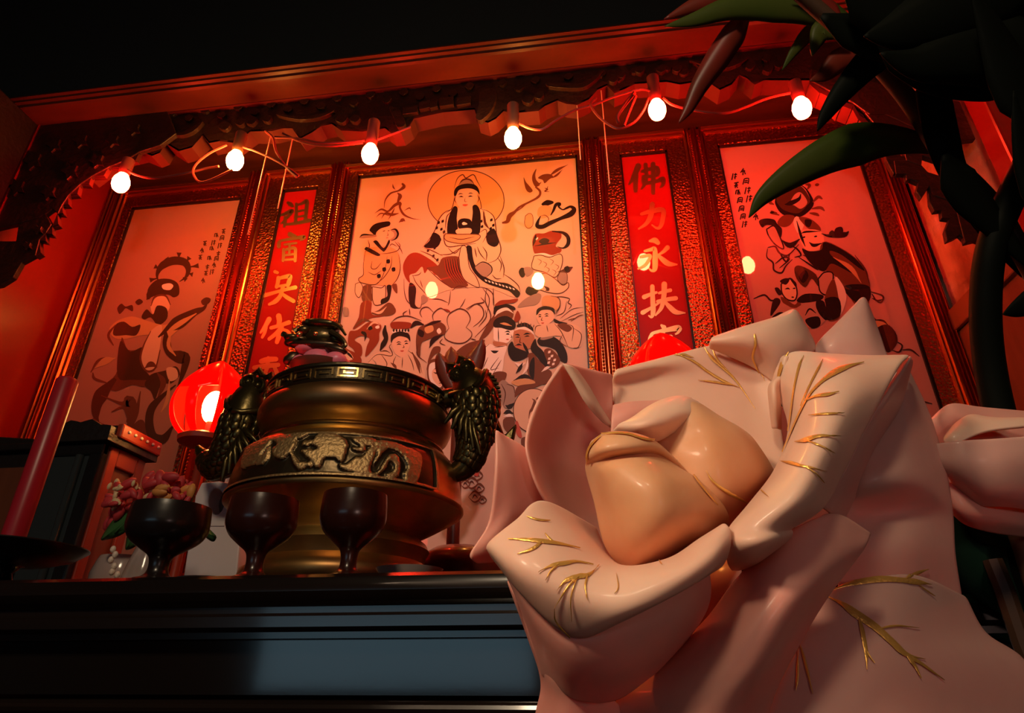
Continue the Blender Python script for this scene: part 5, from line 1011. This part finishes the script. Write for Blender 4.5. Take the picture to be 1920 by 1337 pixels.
petal('right_curl', 'petal', [
    [(978, 420, 37.4), (990, 420, 36.8), (1006, 425, 37)],
    [(968, 340, 37.4), (984, 335, 36.3), (1004, 340, 36.7)],
    [(966, 285, 37.6), (982, 276, 36.6), (1000, 288, 36.9)],
    [(990, 250, 37.8), (1006, 246, 37.2), (1016, 256, 37.4)],
    [(1006, 190, 38), (1022, 184, 37.4), (1038, 190, 37.6)]], th=.0015)
petal('right_outer', 'petal_shade', [
    [(1418, 186, 36), (1424, 186, 36.2), (1428, 200, 37), (1420, 222, 38.5)],
    [(1335, 312, 32.7), (1352, 320, 33.2), (1370, 340, 35), (1380, 370, 37)],
    [(1268, 425, 31.1), (1285, 440, 31.8), (1300, 470, 34), (1300, 500, 36)],
    [(1200, 560, 29.6), (1220, 580, 30.4), (1235, 610, 32.5), (1240, 640, 34)],
    [(1132, 672, 28.2), (1155, 690, 29), (1180, 715, 31), (1190, 740, 32.5)]])
petal('back_right_tip', 'petal_shade', [
    [(1090, 230, 42.5), (1180, 260, 42), (1300, 270, 41.5), (1400, 270, 41.2)],
    [(1116, 152, 43), (1185, 150, 42.2), (1280, 160, 42), (1352, 195, 42.4)],
    [(1180, 85, 44), (1222, 82, 43.4), (1280, 90, 43.3), (1324, 120, 43.8)],
    [(1245, 22, 45), (1258, 12, 44.8), (1276, 12, 44.8), (1294, 45, 45)],
    [(1264, 2, 45.4), (1268, 0, 45.4), (1272, 0, 45.4), (1278, 8, 45.4)]])
petal('right_back', 'petal_shade', [
    [(1330, 330, 37), (1372, 270, 38), (1398, 240, 39), (1412, 224, 40)],
    [(1270, 440, 35.2), (1340, 405, 36), (1420, 375, 36.8), (1486, 380, 39.5)],
    [(1210, 560, 34.4), (1300, 520, 34.2), (1420, 500, 35.0), (1536, 550, 38)],
    [(1180, 640, 35.0), (1280, 600, 33.2), (1420, 590, 33.8), (1554, 650, 37)],
    [(1175, 720, 33.2), (1290, 690, 34.4), (1430, 680, 34.8), (1562, 720, 36.6)],
    [(1180, 810, 32.6), (1290, 800, 33.0), (1430, 800, 33.4), (1568, 830, 35.5)],
    [(1190, 960, 32.4), (1300, 960, 32.4), (1440, 960, 33.2), (1590, 970, 35)]])
petal('low_right', 'petal_shade', [
    [(1130, 955, 31.6), (1270, 905, 31.8), (1440, 890, 32.6), (1600, 960, 35)],
    [(1075, 1090, 29.8), (1220, 1080, 29.6), (1420, 1060, 30.6), (1670, 1080, 34)],
    [(1000, 1230, 28.9), (1180, 1220, 28.3), (1420, 1200, 29), (1800, 1170, 33)],
    [(930, 1390, 28), (1150, 1410, 26.9), (1450, 1410, 27.7), (1870, 1350, 32)]])
petal('front', 'petal', [
    [(410, 740, 33.5), (440, 810, 32.5), (510, 880, 31.5), (620, 870, 31), (740, 810, 30.4), (815, 770, 30)],
    [(232, 652, 29.2), (330, 752, 28.5), (470, 866, 27.5), (640, 848, 26.6), (750, 780, 26.4), (828, 730, 26.6)],
    [(150, 715, 27.6), (245, 790, 26.2), (430, 905, 25.1), (640, 888, 24.4), (770, 825, 24.7), (840, 752, 26)],
    [(64, 784, 27), (185, 880, 25.1), (400, 985, 24.1), (560, 980, 23.8), (755, 885, 24.5), (838, 795, 26)],
    [(62, 808, 27.6), (190, 960, 25.6), (340, 1078, 24.9), (492, 1030, 24.3), (705, 920, 24.8), (822, 845, 26.5)],
    [(80, 830, 28.6), (200, 965, 26.5), (350, 1075, 25.8), (500, 1020, 25.2), (700, 915, 25.8), (790, 870, 27.5)]], th=.0026)
petal('front_body', 'petal_pink', [
    [(90, 830, 28.4), (200, 950, 26.3), (340, 1060, 25.6), (500, 1000, 25.1), (690, 905, 25.6), (772, 868, 27.3)],
    [(140, 930, 28.5), (235, 1060, 26.1), (365, 1120, 25.1), (525, 1080, 24.9), (685, 1010, 25.6), (776, 960, 27.8)],
    [(200, 1090, 29), (290, 1180, 26.4), (400, 1210, 25.6), (520, 1180, 25.4), (645, 1120, 26.4), (742, 1040, 28.8)],
    [(235, 1215, 29.6), (320, 1280, 27.6), (400, 1300, 27.1), (480, 1290, 27.1), (565, 1230, 27.8), (640, 1170, 29.3)]])
petal('left_outer', 'petal_pink', [
    [(84, 426, 31.6), (87, 424, 31.6), (92, 430, 31.7), (100, 440, 32)],
    [(82, 560, 30.4), (125, 545, 31), (165, 530, 31.9), (196, 500, 32.6)],
    [(62, 720, 29.8), (130, 680, 30.4), (190, 660, 31.4), (250, 650, 32.6)],
    [(2, 822, 29), (70, 790, 29.4), (140, 760, 30.3), (200, 740, 31.4)],
    [(22, 852, 29.3), (70, 850, 29.6), (130, 840, 30.3), (180, 820, 31)]])
petal('low_left', 'petal_pink', [
    [(120, 900, 31), (190, 1000, 29.8), (240, 1070, 29.2), (300, 1130, 28.8)],
    [(188, 1080, 31), (230, 1150, 29.2), (300, 1200, 28.2), (400, 1270, 28.4)],
    [(234, 1230, 31), (262, 1238, 28.6), (315, 1230, 27.6), (480, 1310, 28.4)],
    [(214, 1345, 30.5), (290, 1330, 28), (380, 1340, 27.6), (520, 1390, 28.2)],
    [(200, 1450, 30), (280, 1450, 28), (380, 1450, 27.6), (560, 1460, 28.2)]])
petal('front_right', 'petal_pink', [
    [(960, 800, 28.8), (1060, 735, 28), (1180, 690, 28.4), (1296, 758, 29.2)],
    [(850, 920, 29.2), (980, 880, 27), (1120, 860, 26.7), (1270, 808, 28.6)],
    [(760, 1040, 29.2), (880, 1030, 26.2), (1010, 1030, 25.7), (1155, 960, 28.4)],
    [(620, 1170, 29.2), (760, 1180, 26), (920, 1190, 25.2), (1065, 1110, 28.2)],
    [(480, 1280, 28.8), (660, 1320, 26), (830, 1330, 25.2), (990, 1260, 27.7)],
    [(470, 1360, 28.4), (640, 1440, 26), (800, 1450, 25.2), (945, 1410, 27.6)]])
petal('heart', 'petal_pink', [
    [(400, 760, 35), (560, 820, 35), (760, 830, 35), (900, 760, 35.5)],
    [(420, 900, 33.5), (560, 930, 33), (760, 930, 32), (880, 870, 32)],
    [(500, 1040, 31.5), (640, 1060, 31.2), (790, 1040, 30.8), (880, 960, 30.8)],
    [(420, 1200, 31), (600, 1250, 31), (760, 1160, 30.6), (860, 1060, 30.6)]], name='flower_base')
# gold veins laid on the petal surfaces
def veins(keys, strokes):
    ms = {}
    for st in strokes:
        q = cr1(np.array(st, float), 6) if len(st) > 2 else cr1(np.array([st[0], tuple((a+b)/2 for a, b in zip(*st)), st[1]], float), 6); n = len(q)
        for key in keys:
            o, bv = PET[key]; L = []
            for i in range(n):
                d = q[min(i+1, n-1), :2]-q[max(i-1, 0), :2]; ln = math.hypot(*d) or 1; nx, ny = -d[1]/ln, d[0]/ln; h = q[i, 2]/2*1.15*min(1, .3+3*min(i, n-1-i)/n); row = []
                for s in (-1, 0, 1):
                    x, y = q[i, 0]+nx*h*s, q[i, 1]+ny*h*s; r = ray(880+x/1.72, 560+y/1.72).normalized(); hit = bv.ray_cast(CAM, r)
                    row.append(hit[0]+hit[1]*((-1 if hit[1].dot(r) > 0 else 1)*(.0017+.0005*(1-abs(s)))) if hit[0] is not None else None)
                L.append(row)
            m = ms.setdefault(key, MB())
            for a, b2 in zip(L[:-1], L[1:]):
                for j in (0, 1):
                    qd = (a[j], a[j+1], b2[j+1], b2[j])
                    if all(p is not None for p in qd) and max((qd[0]-qd[2]).length, (qd[1]-qd[3]).length) < .012: m.add(qd, [(0, 1, 2, 3)])
    for key, m in ms.items():
        if m.v: m.build('gold_vein', 'gold_leaf', PET[key][0], auto=0)
veins(['front'], [[(130, 784, 5), (180, 786, 8), (235, 792, 12), (290, 800, 8), (350, 815, 2)], [(235, 792, 8), (205, 815, 9), (160, 832, 2)], [(240, 768, 2), (262, 790, 5), (275, 800, 3)],
    [(225, 885, 2), (265, 868, 9), (305, 862, 12), (345, 858, 6), (395, 870, 2)], [(285, 866, 7), (262, 885, 5), (248, 912, 2)], [(285, 940, 2), (310, 915, 10), (350, 905, 14), (382, 900, 10), (415, 872, 2)], [(350, 908, 7), (320, 930, 6), (278, 990, 2)], [(378, 902, 8), (372, 935, 5), (383, 975, 2)], [(345, 910, 6), (330, 960, 4), (335, 1030, 2)],
    [(185, 712, 3), (220, 722, 6), (255, 726, 2)], [(610, 845, 2), (620, 862, 3), (626, 870, 2)], [(280, 990, 2), (285, 1030, 3), (330, 1080, 2)], [(475, 900, 2), (482, 940, 3), (470, 960, 2)]])
veins(['back', 'back_tip'], [[(755, 162, 3), (775, 190, 10), (800, 215, 7), (840, 250, 6), (870, 285, 5), (920, 360, 2)], [(665, 185, 2), (720, 205, 6), (770, 240, 7), (820, 270, 7), (868, 290, 3)], [(735, 266, 2), (790, 272, 6), (840, 282, 4)], [(780, 165, 3), (800, 205, 6), (850, 255, 3)],
    [(918, 118, 14), (920, 150, 8), (915, 185, 6), (935, 230, 4), (955, 270, 2)], [(660, 190, 2), (690, 186, 5), (720, 195, 2)]])
veins(['right'], [[(1270, 214, 3), (1225, 225, 14), (1180, 245, 16), (1140, 275, 9), (1105, 315, 6), (1070, 380, 5), (1040, 450, 4), (1020, 500, 2)], [(1190, 310, 2), (1155, 318, 10), (1120, 322, 6), (1092, 335, 3)], [(1200, 375, 2), (1155, 380, 6), (1105, 382, 2)],
    [(1035, 178, 3), (1020, 200, 9), (1008, 240, 10), (1000, 280, 4)], [(1080, 192, 3), (1068, 225, 7), (1055, 300, 4), (1045, 380, 3), (1038, 430, 2)], [(1142, 205, 3), (1125, 240, 6), (1105, 285, 4), (1080, 350, 2)], [(1185, 445, 2), (1130, 452, 8), (1095, 462, 14), (1060, 468, 4)], [(1100, 468, 6), (1140, 488, 3), (1165, 498, 2)],
    [(1015, 530, 6), (1050, 538, 10), (1085, 550, 6), (1140, 556, 2)], [(1085, 552, 5), (1110, 570, 3), (1130, 592, 2)], [(925, 605, 5), (950, 625, 4), (975, 650, 2)]])
veins(['bud', 'bud2'], [[(765, 556, 2), (785, 590, 6), (830, 625, 9), (870, 645, 7), (905, 665, 3)], [(705, 560, 2), (740, 610, 4), (790, 670, 2)], [(590, 440, 3), (630, 424, 4), (670, 416, 2)], [(386, 516, 4), (398, 482, 6), (430, 450, 4)], [(430, 446, 3), (500, 444, 6), (560, 460, 7), (606, 466, 4)]])
veins(['low_right', 'right_back'], [[(1165, 950, 8), (1230, 925, 14), (1310, 910, 18), (1380, 910, 14), (1440, 916, 16), (1480, 922, 4)], [(1400, 905, 10), (1430, 885, 12), (1470, 870, 4)], [(1150, 965, 5), (1200, 990, 14), (1240, 1020, 22), (1300, 1060, 20), (1350, 1105, 18), (1400, 1150, 16), (1460, 1165, 3)],
    [(1250, 1025, 14), (1265, 1090, 12), (1275, 1150, 10), (1276, 1200, 3)], [(1270, 1130, 6), (1300, 1180, 2)], [(1310, 1070, 8), (1370, 1058, 6), (1440, 1064, 2)], [(1400, 1150, 12), (1430, 1190, 8), (1445, 1225, 2)], [(1395, 1150, 12), (1450, 1180, 8), (1520, 1230, 3)],
    [(1060, 1130, 3), (1060, 1220, 8), (1056, 1270, 3)], [(1062, 1110, 3), (1085, 1180, 8), (1108, 1280, 3)], [(1440, 925, 4), (1490, 960, 3)]])
# stem and added unseen vase below the picture, carrying the flower
m = MB(); sp = [fc, fc+Vector((.02, .06, -.10)), Vector((.22, .33, .72)), Vector((.22, .33, .45))]
m.tube([Vector(p) for p in cr1(np.array([tuple(p) for p in sp]), 6)], .008, 10); m.build('stem', 'plant_stem', FLW)
vb = Vector((.26, .325, 0))
vs = MB().lathe(vb, [(0, 0), (.10, 0), (.11, .02), (.13, .2), (.12, .45), (.08, .62), (.09, .70), (.082, .70), (.07, .62), (.1, .44), (0, .40)], 48).build('added_floor_vase', 'vase_ceramic', auto=60, org=vb)
tag(vs, 'tall dark ceramic floor vase, unseen and added to hold the flowers, below the altar edge', 'vase')
# second flower at the right edge
f2 = atd(1850, 900, .40)
F2 = thing('lotus_flower', f2, 'smaller pale wax flower at the right edge, above dark green leaves', 'flower')
def petal2(mat, rows, **k):
    rows = [[((x-880)*1.72, (y-560)*1.72, d*.8) for x, y, d in r] for r in rows]; return petal('f2', mat, rows, parent=F2, **k)
petal2('petal_pink', [[(1748, 840, 50), (1800, 830, 50), (1860, 830, 50), (1960, 830, 51)], [(1736, 800, 50), (1790, 785, 50.5), (1850, 790, 51), (1960, 795, 51.5)], [(1745, 790, 51), (1780, 758, 52), (1840, 764, 52.5), (1960, 775, 53)]])
petal2('petal', [[(1776, 838, 48), (1800, 830, 47.5), (1850, 810, 47.5), (1930, 800, 48)], [(1770, 826, 48.4), (1792, 812, 48), (1840, 795, 48.3), (1930, 785, 49)], [(1778, 812, 49.2), (1798, 790, 49.5), (1822, 778, 49.7), (1860, 790, 50)]])
petal2('petal_shade', [[(1752, 832, 47.8), (1800, 826, 46.6), (1870, 822, 46.2), (1960, 815, 46.6)], [(1762, 868, 47.2), (1815, 872, 45.8), (1880, 870, 45.4), (1960, 866, 46)], [(1785, 905, 47.5), (1830, 915, 46), (1880, 922, 45.6), (1960, 925, 46.2)], [(1800, 940, 48.5), (1845, 948, 47), (1890, 950, 46.8), (1960, 960, 47)]])
petal2('petal_pink', [[(1760, 900, 48), (1800, 910, 47.5), (1860, 940, 48), (1960, 960, 48)], [(1775, 945, 47.6), (1810, 960, 46.8), (1870, 970, 47), (1960, 985, 47.4)], [(1790, 965, 48.6), (1815, 985, 48), (1870, 1000, 48), (1960, 1010, 48)]])
m = MB(); sp = [f2+Vector((.02, .02, -.02)), f2+Vector((.01, -.01, -.15)), Vector((.29, .34, .68)), Vector((.28, .33, .45))]
m.tube([Vector(p) for p in cr1(np.array([tuple(p) for p in sp]), 6)], .007, 10); m.build('stem', 'plant_stem', F2)
# ================================================================ leafy plant at the upper right
def blade(pts, depth, mat, parent, wmax, fold=.25, d2=None, name='leaf', rb=.25):
    q = cr1(np.array(pts, float), 6); n = len(q); P = []
    for i in range(n):
        d = q[min(i+1, n-1)]-q[max(i-1, 0)]; ln = math.hypot(*d[:2]) or 1; nx, ny = -d[1]/ln, d[0]/ln; u = i/(n-1)
        w = wmax/2*max(.02, min(1, u/rb+.15)*min(1, (1-u)/.6)**.8); dd = depth+((d2 or depth)-depth)*u; row = []
        for s in (-1, -.5, 0, .5, 1):
            row.append(atd(q[i, 0]+nx*w*s, q[i, 1]+ny*w*s, dd+fold*w*abs(s)*dd/FL))
        P.append(row)
    m = MB(); m.grid(P); return m.build(name, mat, parent, solid=.0012, auto=0)
pb = Vector((.62, .29, 0))
PL = thing('potted_plant', pb, 'dark leafy plant arching in from the upper right corner', 'plant')
MB().lathe(pb, [(0, 0), (.12, 0), (.14, .03), (.16, .3), (.17, .34), (.155, .34), (.14, .28), (0, .27)], 40).build('pot', 'vase_ceramic', PL)  # unseen pot added to hold up the plant
def stalk(pts, r0, r1, m='plant_stem'):
    q = cr1(np.array(pts, float), 8); n = len(q); MB().tube([atd(x, y, d) for x, y, d in q], [r0+(r1-r0)*i/(n-1) for i in range(n)], 10).build('stalk', m, PL)
# stalks, from the pot up into view
base = [proj(pb+Vector((0, 0, .28))), proj(Vector((.60, .36, .65)))]
stalk([base[0], base[1], (1950, 1100, .56), (1905, 900, .56), (1858, 700, .57), (1848, 560, .57), (1866, 440, .57), (1930, 300, .58)], .013, .012, 'plant_shade')
stalk([(1905, 900, .565), (1990, 770, .58), (2010, 640, .60), (1930, 500, .60), (1850, 420, .60), (1775, 300, .60), (1705, 190, .60), (1640, 115, .60), (1570, 50, .60), (1490, -20, .60)], .011, .007)
stalk([(1930, 500, .60), (1880, 400, .62), (1810, 320, .62), (1750, 280, .62)], .008, .004)
blade([(1790, 290), (1720, 268), (1640, 264), (1565, 285), (1490, 325), (1432, 368), (1404, 408)], .62, 'plant_green', PL, 84, .35, rb=.5)
blade([(1408, 8), (1378, 60), (1345, 110), (1312, 160), (1290, 205), (1272, 232)], .64, 'plant_red_lit', PL, 46, .5)
blade([(1440, -30), (1370, -10), (1310, 8), (1245, 36)], .66, 'plant_red_lit', PL, 52, .4)
blade([(1620, 60), (1540, 22), (1450, 12), (1370, 16), (1300, 38), (1246, 50)], .63, 'plant_green', PL, 62, .3)
blade([(1735, 40), (1690, 75), (1635, 112), (1585, 165), (1548, 215), (1532, 246)], .58, 'plant_shade', PL, 58, .4)
blade([(1590, 70), (1545, 55), (1530, 80), (1522, 105)], .63, 'plant_green', PL, 40, .3)
blade([(1560, 40), (1520, 60), (1490, 95), (1466, 132)], .65, 'plant_green', PL, 28, .3)
blade([(1640, 100), (1580, 110), (1545, 140), (1518, 152)], .64, 'plant_red_lit', PL, 44, .3)
blade([(1580, 40), (1550, 10), (1520, -6), (1480, -20)], .62, 'plant_red_lit', PL, 26, .3)
blade([(1980, -60), (1860, -10), (1760, 30), (1680, 60), (1620, 68)], .52, 'plant_shade', PL, 150, .3)
blade([(1980, 70), (1900, 90), (1800, 105), (1720, 120), (1650, 100)], .52, 'plant_shade', PL, 130, .3)
blade([(1580, -40), (1640, 0), (1700, 40), (1780, 110), (1860, 170)], .54, 'plant_shade', PL, 120, .3)
blade([(1640, 60), (1700, 110), (1770, 150), (1850, 172), (1880, 178)], .55, 'plant_shade', PL, 78, .3)
blade([(1735, 80), (1752, 190), (1782, 310), (1840, 420), (1915, 520)], .58, 'plant_shade', PL, 66, .4)
blade([(1770, 290), (1810, 360), (1870, 430), (1950, 520)], .56, 'plant_shade', PL, 74, .4)
blade([(1940, 240), (1910, 180), (1880, 110), (1850, 40), (1820, -20)], .50, 'plant_shade', PL, 90, .3)
blade([(1960, 420), (1935, 330), (1915, 250), (1900, 170)], .50, 'plant_shade', PL, 60, .3)
blade([(1540, 30), (1620, 70), (1680, 96), (1760, 95)], .56, 'plant_shade', PL, 70, .3)
blade([(1980, 540), (1940, 562), (1905, 580), (1880, 590)], .55, 'plant_shade', PL, 50, .3)
# broad leaves under the second flower
g = atd(1860, 1050, .41)
G = thing('leaf_spray', g, 'broad dark green leaves below the smaller flower at the right edge', 'leaves')
blade([(1790, 930), (1810, 1000), (1850, 1080), (1930, 1180)], .41, 'foliage_green', G, 150, .3)
blade([(1800, 945), (1860, 960), (1920, 1000), (1980, 1060)], .40, 'foliage_green', G, 120, .4)
blade([(1790, 1000), (1820, 1080), (1880, 1150), (1980, 1230)], .425, 'foliage_green', G, 170, .3)
blade([(1900, 960), (1900, 1040), (1920, 1120), (1960, 1190)], .42, 'plant_shade', G, 150, .3)
blade([(1775, 1010), (1820, 1090), (1890, 1130), (1985, 1150)], .43, 'foliage_green', G, 160, .3)
m = MB(); sp = [g, g+Vector((.01, -.01, -.12)), Vector((.31, .34, .65)), Vector((.29, .33, .45))]
m.tube([Vector(p) for p in cr1(np.array([tuple(p) for p in sp]), 6)], .006, 8); m.build('stalk', 'plant_stem', G)
# ================================================================ light
def area(name, loc, target, size, power, c, size_y=None):
    L = bpy.data.lights.new(name, 'AREA'); L.energy = power; L.color = c; L.size = size
    if size_y: L.shape = 'RECTANGLE'; L.size_y = size_y
    o = bpy.data.objects.new(name, L); col.objects.link(o); o.location = loc
    o.rotation_euler = (Vector(target)-Vector(loc)).to_track_quat('-Z', 'Y').to_euler(); return o
# assumed unseen window behind the viewer: glowing pane sized for the altar's bluish reflection
t = thing('assumed_window_1', ((WX0+WX1)/2, -3.42, WZ0), 'assumed unseen window, a dim blue glowing pane added in the wall opposite the altar', 'window'); t['kind'] = 'structure'
pmw = pm('assumed_window_glow', (.3, .4, .45), .3, emit=(.32, .55, .68), strength=1.5)
MB().box((WX0, -3.44, WZ0), (WX1, -3.435, WZ1)).build('pane', 'assumed_window_glow', t, smooth=False)
m = MB()
for a, b2 in (((WX0, WZ0), (WX0+.03, WZ1)), ((WX1-.03, WZ0), (WX1, WZ1)), ((WX0, WZ0), (WX1, WZ0+.03)), ((WX0, WZ1-.03), (WX1, WZ1))): m.box((a[0], -3.43, a[1]), (b2[0], -3.40, b2[1]))
m.build('frame', 'dark_wood', t, smooth=False)
def spot(name, loc, target, power, c, deg, blend, rad):
    L = bpy.data.lights.new(name, 'SPOT'); L.energy = power; L.color = c; L.spot_size = math.radians(deg); L.spot_blend = blend; L.shadow_soft_size = rad
    o = bpy.data.objects.new(name, L); col.objects.link(o); o.location = loc; o.rotation_euler = (Vector(target)-Vector(loc)).to_track_quat('-Z', 'Y').to_euler()
spot('flower_key_spot', (-.35, -.15, 1.42), (.13, .30, 1.02), 13, (1, .68, .45), 48, .6, .05)  # unseen key light added for the flower, cone kept off the wall
spot('flower_fill_spot', (.60, -.75, 1.10), (.14, .3, 1.0), 5, (1, .64, .54), 34, .7, .13)  # unseen fill light added from the right front to lift the flower
L = bpy.data.lights.new('painting_fill_spot', 'SPOT'); L.energy = 110; L.color = (1, .62, .55); L.spot_size = math.radians(29); L.spot_blend = .8; L.shadow_soft_size = .04  # unseen spot added to brighten the lower central painting
o = bpy.data.objects.new('painting_fill_spot', L); col.objects.link(o); o.location = (.25, -1.2, 2.6); o.rotation_euler = (Vector((-.33, 1.6, 1.75))-o.location).to_track_quat('-Z', 'Y').to_euler()
area('burner_fill', (-.15, -.60, 1.92), (-.3, .9, 1.2), .16, 4.6, (1, .76, .50))  # unseen soft light added to bring out burner, cups and plant
W = bpy.data.worlds.new('room'); bpy.context.scene.world = W; W.use_nodes = True
W.node_tree.nodes['Background'].inputs[0].default_value = (.02, .018, .02, 1); W.node_tree.nodes['Background'].inputs[1].default_value = .3
sc = bpy.context.scene
sc.view_settings.view_transform = 'Standard'; sc.view_settings.look = 'None'; sc.view_settings.exposure = 0; sc.view_settings.gamma = 1; sc.view_settings.use_curve_mapping = False
sc.cycles.use_denoising = True
sc.cycles.max_bounces = 8; sc.cycles.caustics_reflective = False; sc.cycles.caustics_refractive = False; sc.cycles.sample_clamp_indirect = 4
